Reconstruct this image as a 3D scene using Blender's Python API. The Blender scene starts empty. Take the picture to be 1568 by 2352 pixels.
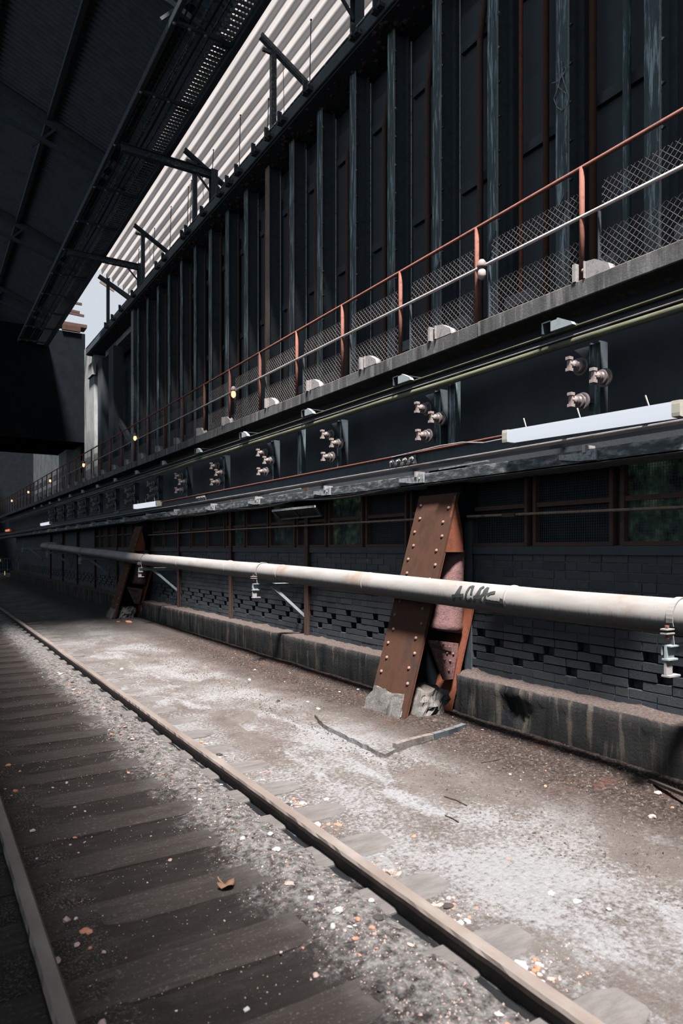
import bpy, math, random
from mathutils import Vector, noise
random.seed(7)
C = bpy.context.scene.collection
# ------------------------------------------------------------------ camera frame
# +X to the ovens, +Y down the track, Z up; eye 1.6 m over the rail heads
TH = math.atan(974 / 1570); S_, C_ = math.sin(TH), math.cos(TH)
EYE = Vector((0, 0, 1.6)); F_ = 1570.0; CX, HY = 784.0, 1262.0

def P(px, py, X=None, Y=None, Z=None):
    """point of the place seen at this spot of the photograph on the plane X=, Y= or Z="""
    u = (px - CX) / F_; v = (HY - py) / F_
    d = Vector((S_ + u * C_, C_ - u * S_, v))
    if X is not None: t = X / d.x
    elif Y is not None: t = Y / d.y
    else: t = (Z - EYE.z) / d.z
    return EYE + d * t

ORD = ['first','second','third','fourth','fifth','sixth','seventh','eighth','ninth','tenth','eleventh','twelfth','thirteenth','fourteenth',
       'fifteenth','sixteenth','seventeenth','eighteenth','nineteenth']
TENS = ['twentieth','thirtieth','fortieth','fiftieth']; TEN = ['twenty','thirty','forty','fifty']
def nth(i):
    if i < 19: return ORD[i]
    n = i + 1; t, r = divmod(n, 10)
    return TENS[t-2] if r == 0 else TEN[t-2] + '-' + ORD[r-1]

# ------------------------------------------------------------------ materials
class NT:
    def __init__(s, name):
        s.m = bpy.data.materials.new(name); s.m.use_nodes = True
        s.t = s.m.node_tree; s.b = s.t.nodes['Principled BSDF']; s.out = s.t.nodes['Material Output']
        s.geo = s.n('ShaderNodeNewGeometry')
        s.b.inputs['Specular IOR Level'].default_value = .3
    def n(s, t, **k):
        x = s.t.nodes.new(t)
        for a, v in k.items(): setattr(x, a, v)
        return x
    def l(s, a, b): s.t.links.new(a, b)
    def pos(s, stretch=(1,1,1), off=(0,0,0)):
        mp = s.n('ShaderNodeMapping'); s.l(s.geo.outputs['Position'], mp.inputs['Vector'])
        mp.inputs['Scale'].default_value = stretch; mp.inputs['Location'].default_value = off
        return mp.outputs['Vector']
    def noise(s, scale, stretch=(1,1,1), detail=6, rough=.6, off=(0,0,0), dist=0):
        x = s.n('ShaderNodeTexNoise'); s.l(s.pos(stretch, off), x.inputs['Vector'])
        x.inputs['Scale'].default_value = scale; x.inputs['Detail'].default_value = detail; x.inputs['Roughness'].default_value = rough
        x.inputs['Distortion'].default_value = dist
        return x.outputs['Fac']
    def ramp(s, fac, stops):
        r = s.n('ShaderNodeValToRGB'); e = r.color_ramp.elements
        while len(e) < len(stops): e.new(.5)
        for i, (p, c) in enumerate(stops):
            e[i].position = p; e[i].color = (c if len(c) == 4 else (*c, 1)) if isinstance(c, tuple) else (c, c, c, 1)
        s.l(fac, r.inputs['Fac']); return r.outputs['Color']
    def mix(s, fac, a, b, mode='MIX'):
        x = s.n('ShaderNodeMix', data_type='RGBA', blend_type=mode)
        for sock, v in ((x.inputs[0], fac), (x.inputs[6], a), (x.inputs[7], b)):
            if isinstance(v, (int, float)): sock.default_value = v
            elif isinstance(v, tuple): sock.default_value = (*v, 1)
            else: s.l(v, sock)
        return x.outputs[2]
    def math(s, op, a, b=0.0):
        x = s.n('ShaderNodeMath', operation=op)
        for sock, v in ((x.inputs[0], a), (x.inputs[1], b)):
            if isinstance(v, (int, float)): sock.default_value = v
            else: s.l(v, sock)
        return x.outputs[0]
    def ss(s, val, lo, hi):
        x = s.n('ShaderNodeMapRange', interpolation_type='SMOOTHSTEP'); s.l(val, x.inputs[0])
        a, b = (0, 1) if lo < hi else (1, 0)
        x.inputs[1].default_value = min(lo, hi); x.inputs[2].default_value = max(lo, hi); x.inputs[3].default_value = a; x.inputs[4].default_value = b
        return x.outputs[0]
    def axis(s, k):
        x = s.n('ShaderNodeSeparateXYZ'); s.l(s.geo.outputs['Position'], x.inputs[0]); return x.outputs[k]
    def nz(s):
        x = s.n('ShaderNodeSeparateXYZ'); s.l(s.geo.outputs['Normal'], x.inputs[0]); return x.outputs[2]
    def bump(s, h, strength=.5, dist=.02):
        b = s.n('ShaderNodeBump'); s.l(h, b.inputs['Height']); b.inputs['Strength'].default_value = strength; b.inputs['Distance'].default_value = dist
        s.l(b.outputs[0], s.b.inputs['Normal'])
    def fin(s, col, rough=.8, metal=0.0, spec=None):
        s.l(col, s.b.inputs['Base Color']); s.b.inputs['Roughness'].default_value = rough; s.b.inputs['Metallic'].default_value = metal
        if spec is not None: s.b.inputs['Specular IOR Level'].default_value = spec
        return s.m

def surf(name, cols, scale=4, stretch=(1,1,1), rough=.8, metal=0.0, bump=.4, bs=60, bd=.01, wear=None, wstretch=(1,1,1), wscale=6, wth=(.58,.68), top=None, spec=None):
    t = NT(name)
    f = t.noise(scale, stretch, 7, .62)
    k = len(cols); col = t.ramp(f, [(.3 + .4 * i / max(1, k - 1), c) for i, c in enumerate(cols)])
    if wear:
        w = t.noise(wscale, wstretch, 8, .7, off=(3, 5, 1))
        col = t.mix(t.ss(w, *wth), col, wear)
    if top:
        g = t.math('MULTIPLY', t.ss(t.nz(), .55, .8), t.ss(t.noise(9, (1,1,1), 6, .7), .3, .5))
        col = t.mix(g, col, top)
    if bump: t.bump(t.noise(bs, (1,1,1), 6, .7), bump, bd)
    return t.fin(col, rough, metal, spec)

def emit(name, col, strength):
    t = NT(name); t.b.inputs['Base Color'].default_value = (.05, .05, .05, 1); t.b.inputs['Emission Color'].default_value = (*col, 1)
    t.b.inputs['Emission Strength'].default_value = strength; return t.m

M = {}
M['rust_plate'] = surf('rust_plate', [(.058,.029,.019), (.092,.042,.026), (.05,.031,.024)], 5, (1,1,.6), .85, 0, .5, 90, .004, wear=(.05,.035,.03), wscale=9, wth=(.6,.7))
M['rust_bright'] = surf('rust_bright', [(.17,.055,.030), (.25,.082,.044), (.11,.042,.028)], 12, rough=.8, bump=.5, bs=80, bd=.004)
M['rust_rail'] = surf('rust_rail', [(.22,.085,.06), (.32,.125,.09), (.15,.065,.05)], 14, rough=.75, bump=.3, bs=120, bd=.003)
M['rust_dark'] = surf('rust_dark', [(.075,.055,.050), (.12,.066,.050), (.065,.060,.062)], 8, rough=.85, bump=.4, bs=70, bd=.004)
M['rust_pink'] = surf('rust_pink', [(.16,.085,.082), (.24,.13,.125), (.10,.055,.055)], 9, rough=.6, bump=.8, bs=45, bd=.012, wear=(.06,.035,.035), wscale=14)
M['rivet'] = surf('rivet', [(.26,.15,.115), (.34,.21,.165)], 20, rough=.7, bump=0)
M['dark_steel'] = surf('dark_steel', [(.060,.078,.094), (.095,.115,.130), (.065,.080,.094)], 5, rough=.7, bump=.3, bs=50, bd=.004)
M['soot'] = surf('soot', [(.078,.088,.100), (.098,.108,.120)], 3, rough=.9, bump=.3, bs=30, bd=.008)
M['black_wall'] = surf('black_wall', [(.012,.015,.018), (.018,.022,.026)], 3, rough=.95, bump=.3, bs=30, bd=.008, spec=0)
M['roof_sheet'] = surf('roof_sheet', [(.13,.155,.18), (.19,.215,.24), (.12,.14,.16)], 2, rough=.9, bump=.2, bs=30, bd=.004)
M['soil'] = surf('soil_grit', [(.06,.048,.042), (.14,.115,.10), (.24,.205,.185)], 30, rough=.95, bump=0)
M['column_steel'] = surf('column_steel', [(.075,.108,.118), (.105,.140,.148), (.066,.092,.104)], 3, (2,2,.4), .7, 0, .35, 60, .006, wear=(.50,.58,.61), wstretch=(4,4,.3), wscale=5, wth=(.50,.62))
M['column_rusty'] = surf('column_rusty', [(.24,.15,.10), (.38,.27,.20), (.16,.11,.09)], 5, (2,2,.4), .8, 0, .3, 60, .006)
M['galv'] = surf('galv', [(.36,.42,.44), (.48,.54,.55), (.30,.35,.37)], 10, rough=.55, metal=.2, bump=.2, bs=60, bd=.003)
M['pale_steel'] = surf('pale_steel', [(.14,.16,.17), (.42,.44,.45), (.10,.11,.12)], 14, rough=.6, metal=.1, bump=.4, bs=60, bd=.005)
M['worn_edge'] = surf('worn_edge', [(.035,.04,.045), (.085,.095,.10), (.36,.38,.39)], 22, (1,.3,1), .6, 0, .5, 60, .006)
M['clip'] = surf('clip', [(.34,.32,.31), (.46,.43,.42), (.22,.2,.2)], 12, rough=.75, bump=.3, bs=50, bd=.005)
M['moss_steel'] = surf('moss_steel', [(.07,.075,.06), (.16,.165,.10), (.26,.26,.19)], 7, (1,.25,1), .7, 0, .5, 50, .006)
M['wire'] = surf('wire', [(.25,.22,.205), (.35,.32,.305)], 6, rough=.55, metal=.3, bump=0)
M['bright_rail'] = surf('bright_rail', [(.36,.33,.32), (.5,.47,.46), (.26,.2,.18)], 9, (1,.3,1), .45, .4, .2, 60, .003)
M['porcelain'] = surf('porcelain', [(.15,.125,.125), (.24,.20,.195)], 6, rough=.35, bump=0, spec=.5)
M['insulator_cap'] = surf('insulator_cap', [(.34,.27,.25), (.46,.38,.35)], 18, rough=.6, bump=.3, bs=60, bd=.003)
M['rubber'] = surf('rubber', [(.012,.013,.015), (.02,.021,.023)], 5, rough=.6, bump=0)
M['orange'] = surf('orange_brick', [(.50,.17,.09), (.62,.26,.16), (.52,.34,.27)], 30, rough=.95, bump=.5, bs=90, bd=.005)
M['pinkish'] = surf('pinkish_brick', [(.40,.24,.19), (.52,.38,.33), (.58,.50,.46)], 30, rough=.95, bump=.5, bs=90, bd=.005)
M['lime'] = surf('lime', [(.50,.49,.48), (.64,.63,.62)], 25, rough=.95, bump=.5, bs=90, bd=.005)
M['cinder'] = surf('cinder', [(.035,.033,.034), (.09,.08,.078)], 25, rough=.95, bump=.6, bs=90, bd=.006)
M['leaf'] = surf('leaf', [(.26,.14,.08), (.36,.22,.14)], 40, rough=.9, bump=.5, bs=120, bd=.003)
M['twig'] = surf('twig', [(.04,.032,.028), (.07,.055,.045)], 30, rough=.9, bump=0)
M['tube_glow'] = emit('tube_glow', (.84,.89,.98), .83)
M['tube_orange'] = emit('tube_orange', (1.0,.25,.10), .8)
M['bulb_glow'] = emit('bulb_glow', (1.0,.52,.27), 2.0)
M['bulb_cold'] = surf('bulb_cold', [(.55,.48,.44), (.7,.62,.58)], 10, rough=.3, bump=0)
M['lamp_end'] = surf('lamp_end', [(.45,.43,.34), (.6,.58,.5)], 20, rough=.5, bump=0)
M['slit_glow'] = emit('slit_glow', (.95,.72,.28), .5)
M['graffiti'] = surf('graffiti', [(.045,.048,.05), (.075,.078,.08)], 40, rough=.7, bump=0)
M['board'] = surf('board', [(.20,.15,.12), (.30,.24,.20)], 12, (1,1,3), .85, 0, .2, 50, .004)

def mk_concrete(name, cols, dust, pit=.5):
    t = NT(name)
    col = t.ramp(t.noise(2.2, (1,1,1), 8, .62), [(.3, cols[0]), (.5, cols[1]), (.72, cols[2])])
    stain = t.noise(3.2, (1, 1.6, .16), 6, .65, off=(1,2,3))
    col = t.mix(t.ss(stain, .50, .66), col, cols[3])
    stain2 = t.noise(4.5, (1, 1.8, .22), 6, .65, off=(7,3,9))
    col = t.mix(t.math('MULTIPLY', t.ss(stain2, .52, .64), .75), col, cols[4])
    g = t.math('MULTIPLY', t.ss(t.nz(), .6, .85), t.ss(t.noise(14, (1,1,1), 5, .7), .25, .45))
    col = t.mix(g, col, t.ramp(t.noise(45, (1,1,1), 4, .7), [(.3, dust[0]), (.7, dust[1])]))
    t.bump(t.noise(35, (1,1,1), 9, .72), pit, .02)
    return t.fin(col, .95)
M['plinth'] = mk_concrete('plinth', [(.024,.025,.026), (.040,.039,.038), (.07,.065,.058), (.012,.014,.017), (.17,.145,.118)], [(.055,.042,.038), (.22,.172,.152)], 1.0)
M['fascia'] = mk_concrete('fascia', [(.115,.112,.112), (.15,.147,.147), (.19,.184,.184), (.07,.07,.074), (.30,.29,.29)], [(.12,.08,.065), (.26,.19,.16)], .3)
M['footing'] = mk_concrete('footing', [(.14,.135,.13), (.20,.19,.18), (.27,.255,.24), (.10,.095,.09), (.28,.26,.24)], [(.2,.17,.15), (.34,.29,.26)], 1.0)
M['pad'] = mk_concrete('pad', [(.17,.15,.14), (.24,.21,.195), (.30,.275,.26), (.13,.115,.105), (.42,.40,.39)], [(.20,.15,.13), (.36,.31,.285)], .9)
M['pale_concrete'] = mk_concrete('pale_concrete', [(.36,.37,.37), (.46,.47,.46), (.55,.55,.54), (.10,.105,.11), (.50,.49,.46)], [(.3,.28,.26), (.4,.38,.36)], .4)
M['blue_concrete'] = mk_concrete('blue_concrete', [(.06,.075,.085), (.09,.105,.115), (.14,.155,.165), (.035,.042,.05), (.2,.21,.215)], [(.1,.1,.1), (.2,.2,.2)], .4)

def mk_brick():
    t = NT('dark_brick')
    r = t.n('ShaderNodeNewGeometry').outputs['Random Per Island']
    col = t.ramp(r, [(0, (.040,.050,.060)), (.5, (.058,.068,.079)), (1, (.075,.080,.085))])
    col = t.mix(t.ss(t.noise(7, (1,1,1), 8, .7), .56, .72), col, (.11,.125,.135))
    col = t.mix(t.ss(t.noise(3, (1,1,1), 8, .75, off=(4,4,4)), .66, .74), col, (.26,.27,.28))
    t.bump(t.noise(50, (1,1,1), 7, .7), .5, .008)
    return t.fin(col, .6, 0, .4)
M['brick'] = mk_brick()
M['mortar'] = surf('mortar', [(.07,.075,.08), (.20,.205,.21)], 20, rough=.95, bump=.3)

def mk_pipe():
    t = NT('pipe_paint')
    col = t.ramp(t.noise(3, (1.4,.35,1.4), 7, .6), [(.28, (.27,.25,.235)), (.5, (.36,.34,.325)), (.72, (.44,.42,.405))])
    y = t.axis(1)
    rustz = t.math('MULTIPLY', t.ss(t.noise(.9, (0,1,0), 3, .5, off=(0,2.3,0)), .52, .62), t.ss(t.noise(6, (1,.6,1), 6, .7), .42, .62))
    col = t.mix(t.math('MULTIPLY', rustz, .6), col, (.30,.185,.125))
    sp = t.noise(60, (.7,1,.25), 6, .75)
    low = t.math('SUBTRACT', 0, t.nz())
    under_tone = t.math('MULTIPLY', t.ss(t.math('ADD', low, t.math('MULTIPLY', sp, .9)), .35, .95), .75)
    col = t.mix(under_tone, col, (.075,.07,.066))          # darker towards the underside
    col = t.mix(t.ss(sp, .63, .72), col, (.16,.15,.14))
    t.bump(t.noise(120, (1,1,1), 4, .7), .15, .003)
    return t.fin(col, .7, 0, .3)
M['pipe'] = mk_pipe()

def mk_floor():
    t = NT('floor_dirt'); x = t.axis(0); y = t.axis(1)
    n1 = t.noise(3.2, (1,1,1), 8, .62); n2 = t.noise(1.1, (1,.8,1), 6, .6, off=(5,1,0)); nf = t.noise(38, (1,1,1), 8, .75); ng = t.noise(95, (1,1,1), 5, .7, off=(2,2,2))
    xw = t.math('ADD', x, t.math('MULTIPLY', t.math('SUBTRACT', n1, .5), .9))
    # sandy ground right of the rail, lime spills, rubbly soil by the wall, dark bed between rails
    base = t.ramp(n1, [(.28, (.150,.125,.112)), (.5, (.205,.175,.158)), (.72, (.26,.235,.22))])
    lime = t.math('MULTIPLY', t.ss(xw, 3.85, 3.1), t.math('MULTIPLY', t.ss(t.math('ADD', n2, t.math('MULTIPLY', t.math('SUBTRACT', nf, .5), .9)), .44, .64), .9))
    streak = t.noise(2.6, (1.0,.40,1), 8, .68, off=(3,8,0), dist=.4)
    lime2 = t.math('MULTIPLY', t.ss(xw, 3.9, 3.1), t.ss(t.math('ADD', streak, t.math('MULTIPLY', t.math('SUBTRACT', nf, .5), .5)), .50, .66))
    col = t.mix(t.math('MAXIMUM', lime, lime2), base, t.ramp(nf, [(.35, (.33,.325,.33)), (.7, (.50,.50,.51))]))
    soil = t.ramp(nf, [(.36, (.024,.018,.017)), (.5, (.078,.058,.050)), (.66, (.21,.168,.150))])
    col = t.mix(t.ss(xw, 3.3, 4.0), col, soil)
    redp = t.math('MULTIPLY', t.ss(x, 3.1, 3.6), t.ss(t.noise(2.3, (1,1,1), 6, .7, off=(9,9,9)), .58, .68))
    col = t.mix(t.math('MULTIPLY', redp, .55), col, (.20,.085,.055))
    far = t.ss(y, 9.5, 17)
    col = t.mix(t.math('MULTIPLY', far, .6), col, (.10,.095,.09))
    strip = t.ramp(t.noise(22, (1,1,1), 8, .75, off=(1,7,2)), [(.36, (.045,.042,.042)), (.46, (.19,.175,.165)), (.56, (.36,.345,.335)), (.66, (.52,.50,.49)), (.76, (.50,.33,.26))])
    bed = t.ramp(t.noise(5, (.5,1.6,1), 8, .7), [(.3, (.038,.032,.030)), (.55, (.062,.052,.048)), (.75, (.11,.094,.086))])
    bed = t.mix(t.math('MULTIPLY', t.ss(ng, .6, .7), .7), bed, (.20,.17,.155))
    xs = t.math('ADD', x, t.math('MULTIPLY', t.math('SUBTRACT', t.noise(4.5, (1,1,1), 7, .7, off=(6,6,6)), .5), .55))
    xd = t.math('ADD', xs, t.math('MULTIPLY', t.math('SUBTRACT', t.noise(26, (1,1,1), 6, .8, off=(8,1,1)), .5), .8))
    left = t.mix(t.ss(xd, 1.34, 1.62), bed, strip)
    ledge = t.math('MULTIPLY', t.ss(xs, .78, .60), t.ss(ng, .50, .62))
    left = t.mix(t.math('MULTIPLY', ledge, .8), left, (.24,.205,.19))
    col = t.mix(t.ss(x, 1.93, 1.96), left, col)
    col = t.mix(t.math('MULTIPLY', t.ss(nf, .44, .34), .55), col, (.03,.028,.028))
    h = t.math('ADD', t.math('MULTIPLY', nf, .8), t.math('MULTIPLY', ng, .45))
    t.bump(h, .8, .035)
    return t.fin(col, .96, 0, .15)
M['floor'] = mk_floor()

def mk_sleeper():
    t = NT('sleeper_wood'); x = t.axis(0)
    g = t.noise(6, (.35,5,1), 8, .7)
    col = t.ramp(g, [(.3, (.040,.033,.030)), (.52, (.055,.046,.042)), (.72, (.078,.066,.060))])
    dust = t.ramp(t.noise(9, (.6,2,1), 8, .7), [(.3, (.13,.115,.108)), (.65, (.21,.195,.188))])
    xs = t.math('ADD', x, t.math('MULTIPLY', t.math('SUBTRACT', t.noise(5, (1,1,1), 6, .7), .5), .7))
    col = t.mix(t.ss(xs, 1.25, 1.9), col, dust)
    col = t.mix(t.math('MULTIPLY', t.ss(t.noise(60, (1,1,1), 5, .7, off=(4,2,2)), .56, .66), .6), col, (.17,.145,.13))
    t.bump(t.noise(30, (.3,4,1), 8, .7), .35, .012)
    return t.fin(col, .93, 0, .2)
M['sleeper'] = mk_sleeper()

def mk_rail():
    t = NT('rail_steel')
    side = t.ramp(t.noise(18, (1,1,1), 7, .7), [(.35, (.014,.012,.012)), (.62, (.035,.026,.022)), (.78, (.13,.10,.085))])  # rusty side, darkened further as painted shade under the head
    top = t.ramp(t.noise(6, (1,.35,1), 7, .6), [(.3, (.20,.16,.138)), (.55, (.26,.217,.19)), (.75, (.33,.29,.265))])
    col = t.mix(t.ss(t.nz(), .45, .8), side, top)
    t.bump(t.noise(70, (1,1,1), 5, .7), .25, .004)
    return t.fin(col, .62, 0, .35)
M['rail'] = mk_rail()

def mk_canopy():
    t = NT('corrugated_translucent')
    col = t.ramp(t.noise(2.5, (1,.12,1), 6, .6), [(.3, (.50,.465,.45)), (.6, (.68,.64,.62)), (.8, (.54,.48,.45))])
    t.l(col, t.b.inputs['Base Color']); t.b.inputs['Roughness'].default_value = .6
    tr = t.n('ShaderNodeBsdfTranslucent'); t.l(col, tr.inputs['Color'])
    mx = t.n('ShaderNodeMixShader'); mx.inputs[0].default_value = .42
    t.l(t.b.outputs[0], mx.inputs[1]); t.l(tr.outputs[0], mx.inputs[2]); t.l(mx.outputs[0], t.out.inputs['Surface'])
    return t.m
M['canopy'] = mk_canopy()

def mk_pane(name, lit):
    t = NT(name)
    col = t.ramp(t.noise(3, (1,1,1), 6, .7), [(.35, (.012,.016,.018)), (.7, (.035,.042,.044))])
    t.l(col, t.b.inputs['Base Color']); t.b.inputs['Roughness'].default_value = .6; t.b.inputs['Specular IOR Level'].default_value = .1
    if lit:
        g = t.ramp(t.noise(5, (1,1,1), 5, .7, off=(2,4,6)), [(.42, (.0,.0,.0)), (.55, (.05,.10,.06)), (.75, (.30,.42,.30))])
        t.l(g, t.b.inputs['Emission Color']); t.b.inputs['Emission Strength'].default_value = lit
    return t.m
M['pane'] = mk_pane('wired_glass', 0); M['pane_green'] = mk_pane('wired_glass_backlit', .10)

# ------------------------------------------------------------------ mesh builder
class MB:
    def __init__(s): s.v = []; s.f = []
    def add(s, v, f):
        o = len(s.v); s.v += [Vector(p) for p in v]; s.f += [[i + o for i in q] for q in f]; return s
    def box(s, x0, x1, y0, y1, z0, z1):
        v = [(x, y, z) for x in (x0, x1) for y in (y0, y1) for z in (z0, z1)]
        return s.add(v, [(0,1,3,2), (4,6,7,5), (0,4,5,1), (2,3,7,6), (0,2,6,4), (1,5,7,3)])
    def cbox(s, x0, x1, y0, y1, z0, z1, b=.01):
        """box with chamfered long edges along Y"""
        p = [(x0+b,z0),(x1-b,z0),(x1,z0+b),(x1,z1-b),(x1-b,z1),(x0+b,z1),(x0,z1-b),(x0,z0+b)]
        return s.prism([(x, y0, z) for x, z in p], (0, y1-y0, 0))
    def prism(s, poly, ext):
        n = len(poly); e = Vector(ext); a = [Vector(p) for p in poly]
        return s.add(a + [p + e for p in a], [tuple(range(n))[::-1], tuple(range(n, 2*n))] + [(i, (i+1) % n, n + (i+1) % n, n + i) for i in range(n)])
    def bar(s, p, q, w, h=None, up=(0,0,1)):
        p, q = Vector(p), Vector(q); d = (q - p).normalized(); h = h or w
        u = Vector(up)
        if abs(d.dot(u)) > .98: u = Vector((1,0,0))
        sx = d.cross(u).normalized() * (w/2); sy = sx.cross(d).normalized() * (h/2)
        v = [c + a*sx + b*sy for c in (p, q) for a, b in ((-1,-1),(1,-1),(1,1),(-1,1))]
        return s.add(v, [(3,2,1,0), (4,5,6,7)] + [(i, (i+1) % 4, 4+(i+1) % 4, 4+i) for i in range(4)])
    def tube(s, pts, r, n=10, caps=True):
        pts = [Vector(p) for p in pts]; rings = []; prev = None
        for i, p in enumerate(pts):
            d = (pts[min(i+1, len(pts)-1)] - pts[max(i-1, 0)]).normalized()
            if prev is None:
                a = Vector((0,0,1)) if abs(d.z) < .9 else Vector((1,0,0)); a = (a - d*a.dot(d)).normalized()
            else: a = (prev - d*prev.dot(d)).normalized()
            prev = a; b = d.cross(a); rr = r[i] if isinstance(r, (list, tuple)) else r
            rings.append([p + (a*math.cos(2*math.pi*k/n) + b*math.sin(2*math.pi*k/n))*rr for k in range(n)])
        v = [x for ring in rings for x in ring]; f = []
        for i in range(len(pts)-1):
            for k in range(n): f.append((i*n+k, i*n+(k+1) % n, (i+1)*n+(k+1) % n, (i+1)*n+k))
        if caps: f += [tuple(range(n))[::-1], tuple(range((len(pts)-1)*n, len(pts)*n))]
        return s.add(v, f)
    def lathe(s, o, axis, prof, n=20):
        o = Vector(o); d = Vector(axis).normalized()
        return s.tube_prof([(o + d*t, r) for t, r in prof], d, n)
    def tube_prof(s, pr, d, n):
        a = Vector((0,0,1)) if abs(d.z) < .9 else Vector((1,0,0)); a = (a - d*a.dot(d)).normalized(); b = d.cross(a)
        v = [p + (a*math.cos(2*math.pi*k/n) + b*math.sin(2*math.pi*k/n))*r for p, r in pr for k in range(n)]; f = []
        for i in range(len(pr)-1):
            for k in range(n): f.append((i*n+k, i*n+(k+1) % n, (i+1)*n+(k+1) % n, (i+1)*n+k))
        f += [tuple(range(n))[::-1], tuple(range((len(pr)-1)*n, len(pr)*n))]
        return s.add(v, f)
    def isect(s, p, q, w, h, t, up=(1,0,0)):
        """I-section from p to q: flanges of width w facing `up`, depth h"""
        p, q = Vector(p), Vector(q); u = Vector(up).normalized()
        s.bar(p + u*(h/2 - t/2), q + u*(h/2 - t/2), w, t, u); s.bar(p - u*(h/2 - t/2), q - u*(h/2 - t/2), w, t, u)
        return s.bar(p, q, t, h - 2*t, u)
    def dome(s, o, nrm, r, n=8, k=3, flat=.8):
        pr = [(Vector(o) + Vector(nrm).normalized()*r*flat*math.sin(math.pi/2*i/k), max(r*math.cos(math.pi/2*i/k), r*.05)) for i in range(k+1)]
        return s.tube_prof(pr, Vector(nrm).normalized(), n)
    def build(s, name, mat, parent=None, smooth=False, loc=None):
        me = bpy.data.meshes.new(name)
        if loc is None:
            if parent is not None: loc = Vector((0,0,0)); off = world(parent)
            else:
                xs = [p.x for p in s.v]; ys = [p.y for p in s.v]; zs = [p.z for p in s.v]
                loc = Vector(((min(xs)+max(xs))/2, (min(ys)+max(ys))/2, min(zs))); off = loc
        else:
            loc = Vector(loc); off = loc + (world(parent) if parent is not None else Vector((0,0,0)))
        me.from_pydata([p - off for p in s.v], [], s.f); me.update()
        me.materials.append(M[mat] if isinstance(mat, str) else mat)
        if smooth: me.polygons.foreach_set('use_smooth', [True]*len(me.polygons))
        o = bpy.data.objects.new(name, me); C.objects.link(o); o.location = loc
        if parent is not None: o.parent = parent
        return o
def world(o):
    w = Vector(o.location)
    while o.parent is not None: o = o.parent; w += Vector(o.location)
    return w
def tag(o, label=None, cat=None, group=None, kind=None):
    for k, v in (('label', label), ('category', cat), ('group', group), ('kind', kind)):
        if v: o[k] = v
    return o
def thing(name, loc, label, cat, group=None):
    o = bpy.data.objects.new(name, None); C.objects.link(o); o.location = loc; o.empty_display_size = .1
    return tag(o, label, cat, group)
def struct(mb, name, mat, smooth=False): return tag(mb.build(name, mat, smooth=smooth), kind='structure')
def copy_tree(o, loc=None, label=None, group=None, parent=None):
    c = o.copy(); C.objects.link(c); c.parent = parent
    if loc is not None: c.location = loc
    if label: c['label'] = label
    if group: c['group'] = group
    for ch in list(o.children): copy_tree(ch, parent=c)
    return c
def fbm(x, y, z=0, o=5): return noise.fractal(Vector((x, y, z)), 1.0, 2.0, o)

# ------------------------------------------------------------------ ground
def ground(x, y):
    z = -.112 if x < 1.94 else -.105 + .085*min(1, max(0, (x-2.3)/2.2))
    z += .010*fbm(x*1.3, y*1.1) + .005*fbm(x*7, y*7, 3)
    if x < 1.94:
        z += (.040 + .030*fbm(x*5, y*5, 7)) * math.exp(-((x-1.68)/.20)**2) - .03*math.exp(-((x-1.90)/.022)**2)
        z += (.020 + .022*fbm(x*6, y*6, 9)) * math.exp(-((x-.62)/.13)**2)
        k = (y - 1.62)/.555; k = abs(k - round(k))*.555       # debris lies a little proud between the sleepers
        if x < 1.5: z += (.014 if k > .14 else -.006) + .008*fbm(x*2.3, y*2.3, 6)
    else:
        z += .055*math.exp(-((x-4.15)/.30)**2 - ((y-5.45)/.60)**2)
        w = min(1, max(0, (x-3.2)/.8)); z += w*(.010*fbm(x*14, y*14, 5, 4)) + .004*fbm(x*18, y*18, 1, 3)
    return z
def mk_ground():
    xs = []; x = -.6
    while x < 5.0: xs.append(x); x += .028 if x > .3 else .06
    ys = []; y = .55
    while y < 66: ys.append(y); y += .0105*(y + 1.2)
    mb = MB(); nx = len(xs)
    v = [(x, y, ground(x, y)) for y in ys for x in xs]
    f = [(j*nx+i, j*nx+i+1, (j+1)*nx+i+1, (j+1)*nx+i) for j in range(len(ys)-1) for i in range(nx-1)]
    mb.v = [Vector(p) for p in v]; mb.f = f
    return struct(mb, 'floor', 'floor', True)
mk_ground()
struct(MB().box(-30, 30, -30, 90, -.5, -.3), 'ground', 'soot')

# sleepers
for k in range(-1, 36):
    y = 1.62 + .555*k + random.uniform(-.015, .015); w = random.uniform(.225, .26)/2; e = 2.34 + random.uniform(-.05, .06)
    mb = MB(); zt = -.094 + random.uniform(-.003, .003); n = 26
    rows = []
    for i in range(n+1):
        x = -.25 + (e + .25)*i/n; tw = 1 - (.35 if i in (0, n) else 0)
        ed = [w*tw*(1 + .06*fbm(x*3, y*3, s)) for s in (1, 2)]
        zz = zt + .004*fbm(x*2, y*5)
        rows.append([(x, y-ed[0], zt-.1), (x, y-ed[0], zz-.012), (x, y-ed[0]+.014, zz), (x, y+ed[1]-.014, zz), (x, y+ed[1], zz-.012), (x, y+ed[1], zt-.1)])
    m = 6; mb.v = [Vector(p) for r in rows for p in r]
    for i in range(n):
        for j in range(m-1): mb.f.append([i*m+j, (i+1)*m+j, (i+1)*m+j+1, i*m+j+1])
    mb.f += [list(range(m)), list(range(n*m, n*m+m))[::-1]]
    tag(mb.build('railway_sleeper', 'sleeper'), 'dusty timber sleeper under the track, %s along from the near end' % nth(k+1), 'sleeper', 'timber sleepers under the rails')

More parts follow.
